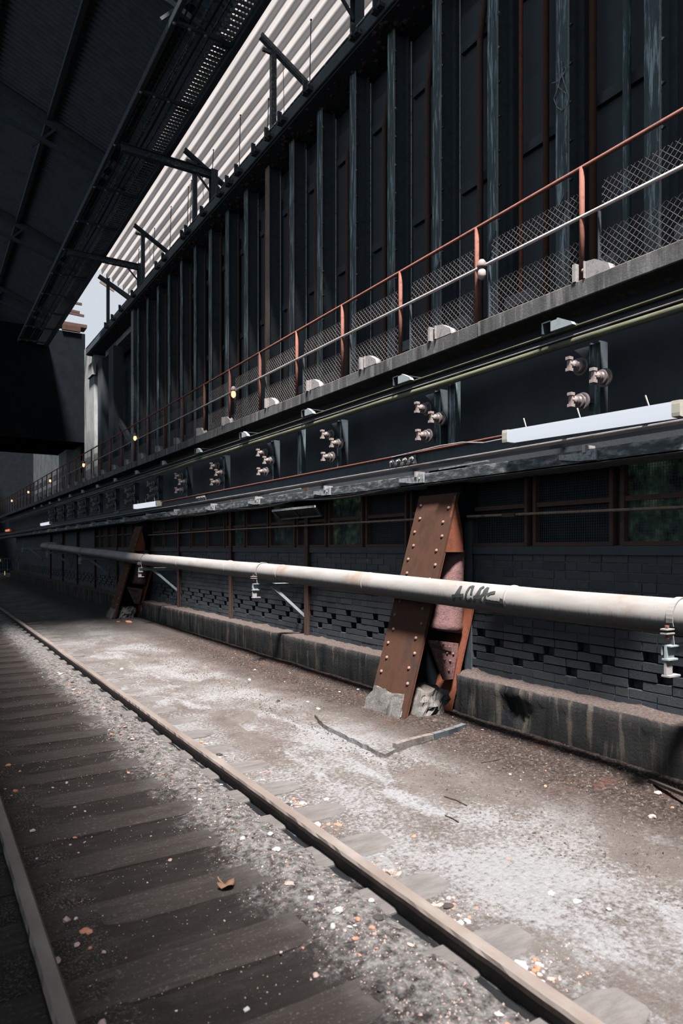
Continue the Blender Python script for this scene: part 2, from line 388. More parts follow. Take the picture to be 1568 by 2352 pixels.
def rail(name, xc, w, label):
    r = thing(name, (xc, 25, -.12), label, 'rail', 'rails of the track')
    h = w/2; prof = [(-h,-.012),(-h+.010,0),(h-.010,0),(h,-.012),(h,-.034),(.016,-.05),(.016,-.115),(-.016,-.115),(-.016,-.05),(-h,-.034)]
    mb = MB(); ys = [.3 + .06*i if i < 130 else 8.1 + (i-130)*.8 for i in range(200)]
    n = len(prof)
    for y in ys:
        j = .0035*fbm(y*9, xc, 2)
        for q, (a, b) in enumerate(prof):
            jj = j if q in (0, 9) else (.003*fbm(y*14, xc, 5) if q in (1,) else 0)
            mb.v.append(Vector((xc + a + jj, y, b + (jj if q == 9 else 0))))
    for i in range(len(ys)-1):
        for k in range(n): mb.f.append([i*n+k, i*n+(k+1) % n, (i+1)*n+(k+1) % n, (i+1)*n+k])
    mb.f += [list(range(n)), list(range((len(ys)-1)*n, len(ys)*n))]
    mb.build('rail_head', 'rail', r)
    MB().prism([(xc-.07, .3, -.115), (xc+.07, .3, -.115), (xc+.07, .3, -.126), (xc-.07, .3, -.126)], (0, 59, 0)).build('rail_foot', 'rubber', r)  # foot coloured near-black, standing in for shade beside the rail
    return r
rail('railway_rail', 1.941, .080, 'worn taupe rail with dark side beside the pale ground and wall')
rail('railway_rail', .428, .072, 'dark dusty rail on the camera side of the sleepers')

# ------------------------------------------------------------------ brick wall, plinth, windows
XB = 4.86
def bricks():
    mb = MB(); z = .26; c = 0; H = .066; J = .011
    while z < 1.60:
        y = .2 + (0 if c % 2 else -.13); i = 0
        hole_row = c in (3, 4, 5, 6) or False
        while y < 44:
            L = .24 if (i + c) % 3 else .115
            hole = hole_row and (i + c) % 3 == 0 and y > 0
            if not hole:
                j = random.uniform(-.004, .004)
                mb.box(XB + j, XB + .10, y, y + L, z, z + H)
            y += L + J; i += 1
        z += H + J; c += 1
    return mb
w = struct(bricks(), 'wall_right', 'brick')
struct(MB().box(XB + .006, XB + .10, .2, 44, .2, .485).box(XB + .006, XB + .10, .2, 44, .80, 1.62).box(XB+.085, XB+.3, .2, 44, .2, 1.62), 'wall_right_mortar', 'mortar')

def plinth(y0, y1, label, seed, hole=None):
    mb = MB(); step = .05 if y0 < 10 else .15; ys = []; y = y0
    while y < y1: ys.append(y); y += step
    ys.append(y1)
    x0, x1, zt = 4.57, 4.87, .352
    prof = [(0, t) for t in [i/9 for i in range(10)]] + [(s, 1) for s in (.12, .35, .65, 1.0)]
    n = len(prof)
    for y in ys:
        endr = .04*max(0, 1 - min(y-y0, y1-y)/.1)
        for sx, t in prof:
            x = x0 + (x1-x0)*sx; z = -.16 + (zt+.16)*t
            d = .009*fbm(y*2.2, z*3, seed) + .009*fbm(y*14, z*14, seed+2)
            if sx == 0:
                x += d*.9 + (.006 if t == 1 else (-.006 if t > .85 else 0)) + endr
                if hole:
                    q = math.exp(-((y-hole[0])/.17)**2 - ((z-hole[1])/.12)**2)
                    x += q*(.07 + .05*fbm(y*16, z*16, 4))
            else: z += .014*fbm(y*6, x*9, seed+5) + .010*abs(fbm(y*22, x*22, 8)) + (.05*max(0, fbm(y*2.2, 1, 3))*sx)
            mb.v.append(Vector((x, y, z)))
    for i in range(len(ys)-1):
        for k in range(n-1): mb.f.append([i*n+k, (i+1)*n+k, (i+1)*n+k+1, i*n+k+1])
    mb.f += [list(range(n)), list(range((len(ys)-1)*n, len(ys)*n))[::-1]]
    return tag(mb.build('concrete_plinth', 'plinth', smooth=True), label, 'plinth', 'stained concrete plinths under the brick wall')
hp = P(1180, 1640, X=4.57)
plinth(.6, 5.28, 'stained concrete plinth with a broken crumbling hole under the brick wall', 3, (hp.y, hp.z))
plinth(5.75, 16.55, 'long dark streaked concrete plinth between the two riveted buttresses', 11)
plinth(17.3, 44, 'dark concrete plinth beyond the farther riveted buttress', 17)
for py in (5.72,):   # crack filling between plinth lengths
    pass

# windows above the bricks
wy = [P(1412, 1200, X=XB).y + .925*i for i in range(-1, 21)]
proto_w = None
green = {}
for i, y in enumerate(wy):
    y1 = y + .925 - .07
    fr = MB(); t = .035; x0, x1, z0, z1 = XB - .03, XB + .04, 1.63, 2.42
    fr.box(x0, x1, y, y + t, z0, z1).box(x0, x1, y1 - t, y1, z0, z1).box(x0, x1, y + t, y1 - t, z0, z0 + t).box(x0, x1, y + t, y1 - t, z1 - t, z1).box(x0+.01, x1, y+t, y1-t, 1.99, 2.03)
    fo = tag(fr.build('window_%d' % (i+1), 'rust_dark'), kind='structure')
    g = any(abs(y + .45 - P(px, 1235, X=XB).y) < .46 for px in (560, 668, 830, 1520, 1500))
    MB().box(XB + .03, XB + .04, y + t, y1 - t, z0 + t, z1 - t).build('pane', 'pane_green' if g else 'pane', fo)
    gm = MB(); k = 0; yy = y + t + .02
    while yy < y1 - t: gm.bar((XB + .022, yy, z0 + t), (XB + .022, yy, z1 - t), .0022); yy += .024
    zz = z0 + t + .02
    while zz < z1 - t: gm.bar((XB + .022, y + t, zz), (XB + .022, y1 - t, zz), .0022); zz += .024
    if i < 14: gm.build('wire_mesh', 'dark_steel', fo)
struct(MB().box(XB + .045, XB + .2, .2, 44, 1.60, 2.47).box(XB - .015, XB + .045, .2, 44, 2.425, 2.50).box(XB - .03, XB + .1, .2, 44, 1.555, 1.628), 'wall_right_sill', 'soot')
# steel posts standing in the brickwork
for j, px in enumerate((1079, 706, 531, 411)):
    p = P(px, 1400, X=XB - .03); mb = MB()
    mb.isect((XB - .01, p.y, .34), (XB - .01, p.y, 2.5), .10, .10, .012, (1,0,0))
    tag(mb.build('steel_wall_post', 'rust_dark' if j else 'dark_steel'), '%s post in the brick wall, %s from the near buttress' % ('black' if j == 0 else 'rusty', ['beside the plinth, first','second','third','fourth'][j]), 'post', 'upright posts of the brick wall')
for k in range(6):
    y = 17 + 2.86*k; mb = MB(); mb.isect((XB - .01, y, .34), (XB - .01, y, 2.5), .10, .10, .012, (1,0,0))
    tag(mb.build('steel_wall_post', 'rust_dark'), 'rusty wall post in the dark beyond the farther buttress, %s one along' % nth(k), 'post', 'upright posts of the brick wall')
# conduit along the windows
cd = thing('wall_conduit', (4.74, 10, 1.9), 'thin rusty conduit running level across the mesh windows', 'conduit')
a = P(1568, 1165, X=4.74); b = P(1060, 1187, X=4.74); c_ = P(520, 1217, X=4.74); e_ = P(330, 1230, X=4.74)
MB().tube([(4.74, a.y-.8, a.z), a, b, c_, e_], .013, 8).build('pipe_run', 'column_rusty', cd, True)
q = P(1172, 1183, X=4.74); MB().box(4.715, 4.765, q.y-.07, q.y+.09, q.z-.018, q.z+.018).build('coupling', 'rust_dark', cd)
for y in (a.y, b.y - .1, 7, 9, 11): MB().bar((4.74, y, 1.92), (XB, y, 1.92), .014).build('clip', 'dark_steel', cd)

# ------------------------------------------------------------------ riveted buttresses
def XF(z): return 3.935 + .301*z
def buttress():
    y0, y1 = 5.20, 5.81; yc = (y0+y1)/2
    t = thing('riveted_buttress', (4.1, yc, -.05), 'rusty riveted steel buttress leaning to the wall behind the pipe graffiti', 'buttress', 'riveted buttresses')
    zb, zt = -.12, 2.17; th = .024
    def slab(xo, thk, ya, yb, za=zb, zz=zt): return MB().prism([(XF(za)+xo, ya, za), (XF(za)+xo+thk, ya, za), (XF(zz)+xo+thk, ya, zz), (XF(zz)+xo, ya, zz)], (0, yb-ya, 0))
    slab(0, th, y0, y1).build('front_plate', 'rust_plate', t)
    e = slab(th, .012, y0+.004, y0+.10); e.build('edge_angle', 'rust_bright', t)
    slab(th, .012, y1-.10, y1-.004).build('edge_angle', 'rust_plate', t)
    slab(.56, th, y0, y1, zb, 1.3).build('rear_plate', 'rust_bright', t)
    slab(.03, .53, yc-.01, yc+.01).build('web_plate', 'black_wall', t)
    nrm = Vector((-1, 0, .301)).normalized(); z = .30; k = 0
    while z < 2.08:
        for side in (0, 1):
            yy = (y1 - .075 - (.035 if k % 2 else 0)) if side else (y0 + .075 + (.035 if k % 2 else 0))
            zz = z + (.05 if side else 0)
            MB().dome((XF(zz), yy, zz), nrm, .021).build('rivet', 'rivet', t, True)
        z += .143; k += 1
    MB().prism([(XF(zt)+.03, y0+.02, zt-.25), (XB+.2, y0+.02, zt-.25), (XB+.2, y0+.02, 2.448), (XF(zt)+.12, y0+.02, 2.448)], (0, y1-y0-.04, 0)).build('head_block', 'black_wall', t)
    # red gusset high on the side facing the camera, pink one low at the back
    g = [P(*p, Y=y0) for p in ((1047,1138), (1062,1222), (1064,1268), (1020,1268))]
    MB().prism(g, (0, .03, 0)).build('gusset_plate', 'rust_bright', t)
    g = [P(*p, Y=5.20) for p in ((986,1470), (1053,1478), (1040,1560), (1020,1562), (1004,1520))]
    MB().prism(g, (0, .03, 0)).build('gusset_plate', 'rust_pink', t)
    rv = MB()
    for p in ((1003,1474), (1017,1479), (1031,1486), (1026,1500), (1020,1516), (1014,1530), (1040,1502), (1033,1518), (1030,1540)):
        MB().dome(P(*p, Y=5.20), (0,-1,0), .016).build('rivet', 'rust_pink', t, True)
    MB().bar(P(989,1481,Y=5.19), P(1036,1493,Y=5.19), .012, .03).build('seam_strip', 'rust_dark', t)
    # lagged round casing between the plates
    a = P(1022,1450,Y=5.36); b = P(1043,1262,Y=5.36); pr = MB(); d = (b-a)
    pts = [a + d*s for s in (0, .03, .08, .14, .3, .5, .7, 1)]
    pr.tube(pts, [.155,.172,.176,.160,.158,.155,.13,.11], 22)
    for v in pr.v: v += Vector((fbm(v.x*9, v.y*9, v.z*9), fbm(v.y*9, v.z*9, v.x*9), 0))*.010
    pr.build('lagged_casing', 'rust_pink', t, True)
    # rough concrete packed round the foot
    def lump(x0, x1, ya, yb, za, zz, seed, nm):
        mb = MB(); n = 12; m = 8
        for j in range(m+1):
            z = za + (zz-za)*j/m; s = 1 - .16*(j/m)**2
            for i in range(4*n):
                side, q = divmod(i, n); q /= n
                cx, cy = (x0+x1)/2 + .301*(z-za), (ya+yb)/2; hx, hy = (x1-x0)/2*s, (yb-ya)/2*s
                px, py = [(-hx, hy - 2*hy*q), (-hx + 2*hx*q, -hy), (hx, -hy + 2*hy*q), (hx - 2*hx*q, hy)][side]
                k = 1 + .20*fbm((cx+px)*11, (cy+py)*11, z*11+seed)
                mb.v.append(Vector((cx + px*k, cy + py*k, z + (.05*fbm(py*9, px*9, seed) if j == m else 0))))
        N = 4*n
        for j in range(m):
            for i in range(N): mb.f.append([j*N+i, j*N+(i+1) % N, (j+1)*N+(i+1) % N, (j+1)*N+i])
        mb.f.append(list(range(m*N, (m+1)*N)))
        return mb.build(nm, 'footing', t)
    lump(3.868, 4.0, 5.24, 5.84, -.12, .20, 3, 'concrete_footing')
    lump(4.02, 4.36, 5.12, 5.8, -.12, .22, 8, 'concrete_footing')
    return t
bt = buttress()
b2 = copy_tree(bt, (4.1, 5.505 + 11.3, -.06), 'dark rusty riveted buttress half in shadow at the far end of the streaked plinth')

# raised pad round the near buttress
def pad():
    pts = [P(x, y, Z=-.03) for x, y in ((722,1640), (745,1664), (812,1697), (880,1731), (930,1712), (985,1700), (1040,1683), (1083,1668), (1065,1630), (1000,1590), (860,1600), (780,1625))]
    mb = MB(); dense = []
    for i, p in enumerate(pts):
        q = pts[(i+1) % len(pts)]
        for k in range(7):
            w = p.lerp(q, k/7); j = .022; dense.append(w + Vector((j*fbm(w.x*9, w.y*9), j*fbm(w.y*9, w.x*9, 4), 0)))
    n = len(dense); c = sum(dense, Vector())/n
    rings = [[Vector((p.x, p.y, -.13)) for p in dense], [Vector((p.x, p.y, -.032 + .008*fbm(p.x*14, p.y*14))) for p in dense]]
    for s in (.9, .75, .55, .3, .1): rings.append([c + (p-c)*s + Vector((0,0, .008*(1-s) + .008*fbm((c+(p-c)*s).x*12, (c+(p-c)*s).y*12))) for p in dense])
    for r in rings: mb.v += r
    for i in range(len(rings)-1):
        for k in range(n): mb.f.append([i*n+k, i*n+(k+1) % n, (i+1)*n+(k+1) % n, (i+1)*n+k])
    mb.f.append(list(range((len(rings)-1)*n, len(rings)*n)))
    t = thing('concrete_pad', (c.x, c.y, -.13), 'cracked raised concrete pad round the foot of the near buttress', 'pad')
    mb.build('slab', 'floor', t)
    e = [P(x, y, Z=-.04) for x, y in ((905,1722), (940,1711), (967,1704), (992,1698), (1017,1691), (1042,1683), (1066,1674))]
    for i in range(len(e)-1):
        mbb = MB(); mbb.bar(e[i].lerp(e[i+1], .04), e[i].lerp(e[i+1], .97), .05, .10); mbb.build('edging_brick', 'blue_concrete' if i > 2 else 'pad', t)
    return t
pad()

# ------------------------------------------------------------------ the long pipe
XP, RP = 4.16, .1185
ctr = [P(px, py, X=XP) for px, py in ((1568,1418), (1290,1390.5), (600,1312), (330,1285), (100,1254.5))]
ctr.insert(0, ctr[0] + (ctr[0]-ctr[1]).normalized()*2.0)
def pz(y):
    for a, b in zip(ctr, ctr[1:]):
        if y <= b.y or b is ctr[-1]: return a.z + (b.z-a.z)*(y-a.y)/(b.y-a.y)
pipe = thing('overground_pipe', (XP, 12, .95), 'long pale grey pipe with scrawled graffiti carried on wall brackets', 'pipe')
yy = [ctr[0].y + (ctr[-1].y - ctr[0].y)*i/90 for i in range(91)]
pts = [Vector((XP, y, pz(y) + .004*math.sin(y*1.1))) for y in yy]
ye = pts[-1].y
for a in range(1, 7):
    A = math.pi/2*a/6; pts.append(Vector((XP + .5*(1-math.cos(A)), ye + .5*math.sin(A), pts[90].z + .04*math.sin(A))))
pts.append(pts[-1] + Vector((.3, 0, 0)))
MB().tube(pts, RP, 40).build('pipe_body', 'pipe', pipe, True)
for px in (1168, 838, 640, 520, 410, 262):
    y = P(px, 1350, X=XP-.06).y; r = RP + .004
    MB().tube([(XP, y-.012, pz(y)), (XP, y-.005, pz(y)), (XP, y+.005, pz(y)), (XP, y+.012, pz(y))], [RP, r, r, RP], 40).build('weld_seam', 'pipe', pipe, True)
def on_pipe(px, py, lift=.0015):
    u = (px-CX)/F_; v = (HY-py)/F_; d = Vector((S_+u*C_, C_-u*S_, v)); y = P(px, py, X=XP).y
    m = (pz(y+.5)-pz(y-.5)); z0 = pz(y) - m*y
    # (dx t - XP)^2 + (1.6 + dz t - z0 - m dy t)^2 = r^2
    A = d.x**2 + (d.z - m*d.y)**2; k = 1.6 - z0; B = -2*d.x*XP + 2*(d.z-m*d.y)*k; Cc = XP**2 + k*k - (RP+lift)**2
    t = (-B - math.sqrt(max(0, B*B-4*A*Cc)))/(2*A); return EYE + d*t
def stroke(mb, pix, w):
    dense = []
    for (a, b) in zip(pix, pix[1:]):
        for k in range(6): dense.append((a[0]+(b[0]-a[0])*k/6, a[1]+(b[1]-a[1])*k/6))
    dense.append(pix[-1]); pts = [on_pipe(*p) for p in dense]
    L = []
    for i, p in enumerate(pts):
        d = (pts[min(i+1, len(pts)-1)] - pts[max(i-1, 0)]).normalized(); c = Vector((XP, p.y, pz(p.y))); nr = (p-c).normalized(); s = d.cross(nr).normalized()*w/2*(.85+.3*random.random())
        L += [p - s, p + s, p - s + nr*.001, p + s + nr*.001]
    f = []
    for i in range(len(pts)-1):
        o = 4*i; f += [(o+2, o+3, o+7, o+6), (o, o+2, o+6, o+4), (o+1, o+5, o+7, o+3)]
    mb.add(L, f)
gz = lambda x, y: (980 + x*220/1568, 1320 + y*220/1568)
letters = {'A1': [[(430,430),(470,330),(560,185)], [(560,185),(530,280),(522,340),(550,420)], [(410,350),(500,345),(600,335)]],
           'C': [[(760,185),(700,205),(650,290),(632,370),(650,430),(690,440),(735,385)], [(760,185),(735,260),(722,330)]],
           'A2': [[(765,455),(800,350),(880,225),(940,195)], [(880,235),(852,310),(850,370),(890,470)], [(760,365),(830,370),(900,360)]],
           'A3': [[(1000,205),(950,255),(920,320),(880,355)], [(1000,215),(975,290),(950,360),(945,430)], [(1120,290),(1050,300),(990,330)]],
           'tail': [[(950,430),(1040,450),(1130,465),(1200,470)], [(1190,415),(1240,440),(1270,490)], [(960,465),(1100,490),(1270,510)]]}
for k, ss in letters.items():
    mb = MB()
    for s in ss: stroke(mb, [gz(*p) for p in s], .027 if k != 'tail' else .036)
    mb.build('graffiti_letter' if k != 'tail' else 'graffiti_smear', 'graffiti', pipe)

# brackets and clamps
BY = [P(1540, 1400, X=4.05).y, P(704, 1400, X=XB).y, P(409, 1340, X=XB).y, P(250, 1310, X=XB).y, P(163, 1300, X=XB).y, P(97, 1280, X=XB).y]
def bracket(y, i):
    z = pz(y) - RP - .055
    t = thing('pipe_bracket', (XB, y, z-.55), 'galvanised triangular wall bracket under the pipe, %s along from the near clamp' % nth(i), 'bracket', 'wall brackets under the pipe')
    MB().bar((XB, y, z), (4.0, y, z), .065, .008).bar((XB, y+.03, z-.03), (4.0, y+.03, z-.03), .008, .06).build('arm', 'galv', t)
    p, q = Vector((XB-.01, y, z-.54)), Vector((4.26, y, z-.03))
    MB().bar(p, q, .065, .007, (.6,0,1)).bar(p + Vector((0,.03,.03)), q + Vector((0,.03,.03)), .007, .06, (.6,0,1)).build('brace', 'galv', t)
    MB().box(XB-.012, XB+.0, y-.05, y+.05, z-.62, z-.48).build('foot_plate', 'rust_dark', t)
    return t
def clamp(y, i):
    zc = pz(y); t = thing('pipe_clamp', (XP-.16, y, zc-.35), 'pale strap clamp hung under the pipe, %s one along from the near end' % nth(i), 'clamp', 'strap clamps round the pipe')
    mb = MB(); n = 18; w = .045
    ring = [(XP + (RP+.004)*math.cos(a), zc + (RP+.004)*math.sin(a), XP + (RP+.011)*math.cos(a), zc + (RP+.011)*math.sin(a)) for a in [math.radians(-10 + 215*k/n) for k in range(n+1)]]
    for (a, b, c, d) in ring: mb.v += [Vector((a, y-w/2, b)), Vector((a, y+w/2, b)), Vector((c, y-w/2, d)), Vector((c, y+w/2, d))]
    for k in range(n):
        o = 4*k; mb.f += [[o+2, o+3, o+7, o+6], [o, o+4, o+5, o+1], [o, o+2, o+6, o+4], [o+1, o+5, o+7, o+3]]
    mb.build('strap', 'pipe', t, False)
    xe = XP - RP*.86; ze = zc - .068
    MB().box(xe-.085, xe, y-w/2, y+w/2, ze-.004, ze+.004).box(xe-.085, xe, y-w/2, y+w/2, ze-.03, ze-.022).build('flange', 'clip', t)
    MB().lathe((xe-.05, y, ze-.06), (0,0,1), [(0,.013),(.012,.013),(.014,.006),(.07,.006),(.071,.014),(.083,.014)], 8).build('bolt', 'rust_rail', t)
    MB().bar((xe-.01, y, ze-.03), (xe+.005, y, ze-.11), .035, .007, (1,0,0)).build('link', 'clip', t)
    MB().box(xe-.06, xe+.02, y-.005, y+.012, ze-.19, ze-.10).box(xe-.07, xe+.03, y-.025, y+.022, ze-.195, ze-.185).build('hanger_plate', 'galv', t)
    MB().box(xe-.065, xe+.0, y-.006, y+.01, ze-.29, ze-.195).box(xe-.07, xe+.05, y-.03, y+.025, ze-.30, ze-.289).build('foot_plate', 'clip', t)
    return t
for i, y in enumerate(BY): bracket(y, i) if i else None; clamp(y, i)
bracket(BY[0], 0)

# ------------------------------------------------------------------ lower beam, recess, insulators
XL = 4.62; y0, y1 = .3, 52
def lerp_z(E, X): return 1.6 + E*X
bm = thing('lower_conductor_beam', (XL, 20, 2.5), 'long low steel beam with bright worn edges running beneath the insulators', 'beam')
zt, zb = lerp_z(.229, XL), lerp_z(.199, XL)
MB().cbox(XL-.04, XL+.05, y0, y1, zt-.016, zt, .004).build('top_flange', 'rust_rail', bm)
MB().box(XL-.005, XL+.02, y0, y1, zb, zt-.016).build('web', 'dark_steel', bm)
MB().cbox(XL-.05, XL+.06, y0, y1, zb-.016, zb, .004).build('bottom_flange', 'bright_rail', bm)
lp = tag(MB().cbox(XL-.12, XL-.09, y0, y1, lerp_z(.150, XL-.12), lerp_z(.176, XL-.12), .004).box(XL-.12, XB+.04, y0, y1, lerp_z(.150, XL)-.012, lerp_z(.150, XL)).build('ledger_channel', 'worn_edge'), 'flaking steel channel along the foot of the low beam above the windows', 'channel')
struct(MB().box(5.35, 5.5, .2, 52, 2.4, 3.9).box(XB, 5.4, .2, 52, 2.46, 2.5), 'wall_right_recess', 'soot')
XG = 4.86
ub = thing('upper_girder', (XG, 20, 3.4), 'greenish mossy steel girder running above the insulators', 'girder')
zt, zb = lerp_z(.397, XG), lerp_z(.367, XG)
MB().cbox(XG-.06, XG+.10, y0, y1, zt-.014, zt, .004).build('top_flange', 'moss_steel', ub)
MB().box(XG, XG+.02, y0, y1, zb+.06, zt-.014).build('web', 'dark_steel', ub)
MB().cbox(XG-.05, XG+.10, y0, y1, zb+.062, zb+.074, .004).build('bottom_flange', 'bright_rail', ub)
MB().tube([(XG-.03, y, zb+.015 + .004*math.sin(y*2)) for y in [y0 + i*1.3 for i in range(40)]], .032, 10).build('cable_duct', 'moss_steel', ub, True)
def stub(y, i):
    t = thing('girder_stub', (XG, y, zt), 'small wedge ended steel stub on top of the mossy girder, %s along' % nth(i), 'stub', 'stubs on the mossy girder')
    MB().box(XG-.10, XG+.0, y+.11, y+.122, zt, zt+.10).box(XG-.10, XG+.2, y-.05, y+.11, zt+.09, zt+.10).build('box_end', 'dark_steel', t)
    MB().prism([(XG-.10, y-.06, zt+.10), (XG-.10, y+.02, zt+.10), (XG-.10, y+.02, zt+.0), (XG-.10, y-.22, zt+.0), (XG-.10, y-.2, zt+.03)], (.05, 0, 0)).build('wedge', 'galv', t)
    return t
ys = P(1275, 760, X=XG-.06).y
for i in range(15): stub(ys + 2.26*i, i)

# insulator stations
def station():
    Y = P(1366, 900, X=5.0).y; z0 = lerp_z(.229, XL) ; z1 = lerp_z(.367, XG)
    t = thing('insulator_station', (5.0, Y, z0), 'x', 'insulator', 'insulator stations between the girders')
    MB().isect((5.05, Y, z0-.02), (5.05, Y, z1+.02), .11, .10, .010, (0,1,0)).build('post', 'dark_steel', t)
    MB().box(4.985, 4.993, Y-.06, Y+.05, z0, z1).build('post_face', 'column_steel', t)
    MB().prism([(5.0, Y, z1), (5.0, Y+.22, z1), (5.0, Y, z1-.2)], (.01, 0, 0)).build('knee_plate', 'dark_steel', t)
    for px, py in ((1306, 836), (1361, 862), (1310, 918)):
        c = P(px, py, X=4.76); 
        MB().bar((5.0, Y, c.z), (4.95, c.y, c.z), .03).build('arm', 'dark_steel', t)
        ins = MB().lathe((4.965, c.y, c.z), (-1,0,0), [(0,.034),(.03,.040),(.044,.074),(.052,.080),(.060,.079),(.066,.070),(.066,.050),(.082,.040),(.092,.058),(.100,.063),(.107,.060),(.110,.044),(.124,.032),(.132,.042),(.139,.043),(.144,.036),(.160,.028)], 30).build('insulator', 'porcelain', t)
        cap = MB().lathe((4.81, c.y, c.z), (-1,0,0), [(0,.034),(.012,.034),(.02,.022),(.05,.022)], 12)
        cap.bar((4.768, c.y, c.z-.055), (4.768, c.y, c.z+.055), .036, .024, (1,0,0)).box(4.742, 4.79, c.y-.022, c.y+.022, c.z+.036, c.z+.062).box(4.742, 4.79, c.y-.022, c.y+.022, c.z-.062, c.z-.036)
        cap.build('clamp_cap', 'insulator_cap', ins)
    MB().box(4.86, 5.02, Y-.08, Y+.10, z0, z0+.012).bar((4.87, Y+.11, z0), (4.87, Y+.11, z0+.07), .03).build('foot', 'rust_dark', t)
    return t
st = station(); dy = 2.11
st['label'] = 'three grey ribbed insulators on a post above the big lit tube lamp'
for i in range(1, 14):
    copy_tree(st, Vector(st.location) + Vector((0, dy*i, 0)), 'three ribbed insulators on a post between the girders, %s station from the lit tube lamp' % nth(i))
# plain struts beside the stations
for i, px in enumerate((1040, 690)):
    y = P(px, 1000, X=5.0).y
    tag(MB().box(4.98, 5.06, y-.055, y+.055, 2.6, 3.5).build('girder_strut', 'column_steel'), 'flat dark upright strut between the girders, %s insulators' % ('close beside the second' if i == 0 else 'between the third and fourth'), 'strut', 'plain struts between girders')

# clip plates and splices hanging on the low beam
def hang_clip(px, py, L, i):
    p = P(px, py, X=XL-.13); z = p.z
    t = thing('beam_clip', (XL-.13, p.y, z-.04), 'pale wedge plate clipped under the low beam, %s along from the near end' % nth(i), 'clip', 'wedge clips under the low beam')
    MB().prism([(XL-.14, p.y-L*.45, z+.035), (XL-.14, p.y-L*.45, z-.055), (XL-.14, p.y, z-.05), (XL-.14, p.y+L*.55, z-.02), (XL-.14, p.y+L*.55, z+.02), (XL-.14, p.y, z+.012)], (.06, 0, 0)).build('wedge_plate', 'pale_steel', t)
    MB().box(XL-.15, XL-.02, p.y-L*.2, p.y-L*.2+.03, z+.01, z+.07).build('hook', 'clip', t)
    MB().dome((XL-.14, p.y-L*.3, z-.01), (-1,0,0), .012).build('bolt', 'clip', t)
yc = P(1330, 1012, X=XL-.13)
for i in range(16):
    y = yc.y + 2.02*i + (0 if i == 0 else random.uniform(-.2, .2)); d = (XL-.13)*S_ + y*C_
    px = CX + F_*((XL-.13)*C_ - y*S_)/d
    hang_clip(px, HY - F_*.168*(XL-.13)/d, .42 if i else .36, i)
for i, px in enumerate((928, 465, 270)):
    y = P(px, 1060, X=XL).y; zc = lerp_z(.214, XL)
    t = thing('splice_plate', (XL-.02, y, zc-.06), 'bolted splice plate on the web of the low beam, %s along' % nth(i), 'plate', 'splices of the low beam')
    MB().box(XL-.025, XL-.005, y-.24, y+.24, zc-.055, zc+.045).build('plate', 'worn_edge', t)
    for k in range(4): MB().lathe((XL-.025, y-.18+.12*k, zc), (-1,0,0), [(0,.028),(.012,.028),(.014,.016),(.04,.014)], 8).build('bolt', 'clip', t)
for i, (pa, pb, zc) in enumerate((((1010,1078),(1120,1090),-.02), ((620,1135),(690,1122),-.01), ((330,1185),(380,1178),0))):
    a, b = P(*pa, X=4.45), P(*pb, X=4.45)
    tag(MB().bar(a, Vector((4.45, b.y, a.z+.01)), .03, .012).build('loose_bar', 'pale_steel'), 'loose flat bar hung beneath the low beam, %s along' % nth(i), 'bar', 'loose bars under the low beam')
# sagging cable under the beam
tag(MB().tube([(4.47, 6 + .3*k, 2.29 - .05*math.sin(math.pi*((k*.3) % 2.4)/2.4)) for k in range(40)], .008, 6).build('sagging_cable', 'rubber'), 'thin black cable sagging in loops beneath the low beam', 'cable')
tag(MB().tube([P(1165, 1006, X=4.38), P(1110, 1017, X=4.42), P(1060, 1016, X=4.50), P(1010, 1024, X=4.54), P(900, 1050, X=4.57)], .006, 6).build('lamp_cable', 'clip'), 'thin pale cable running to the end of the big lit tube lamp', 'cable')

# rusty pins poking out of the wall
pins = [(1515,1030), (1205,1075), (980,1107), (828,1128), (703,1146), (612,1157), (535,1164)]
p0 = P(1515, 1030, X=4.62)
for i in range(18):
    y = P(*pins[i], X=4.62).y if i < len(pins) else P(*pins[-1], X=4.62).y + 1.34*(i-len(pins)+1)
    z = P(*pins[i], X=4.62).z if i < len(pins) else 2.30
    t = thing('wall_pin', (4.62, y, z-.02), 'short rusty pipe stub poking from the wall below the low beam, %s along' % nth(i), 'stub', 'rusty stubs under the low beam')
    MB().tube([(4.60, y, z), (XB+.02, y, z)], .021, 12).build('stub', 'rust_rail', t, True)
    MB().tube([(4.597, y, z), (4.66, y, z)], .0225, 12).build('worn_tip', 'clip', t, True)
# tilted flap window hanging out under the beam
fl = thing('tilted_flap', P(680, 1178, X=4.66), 'dark framed flap hanging tilted out of the wall under the low beam', 'flap')
q = [P(626,1173,X=4.50), P(722,1163,X=4.50), P(738,1184,X=4.80), P(645,1192,X=4.80)]
m = MB()
for i in range(4): m.bar(q[i], q[(i+1) % 4], .030, .03)
m.build('frame', 'pale_steel', fl)
m = MB(); m.add(q + [v + Vector((0,0,.006)) for v in q], [(0,1,2,3), (7,6,5,4), (0,4,5,1), (1,5,6,2), (2,6,7,3), (3,7,4,0)]); m.build('pane', 'pane', fl)
m = MB(); m.bar((q[0]+q[1])/2, (q[2]+q[3])/2, .02, .02); m.build('glazing_bar', 'dark_steel', fl)

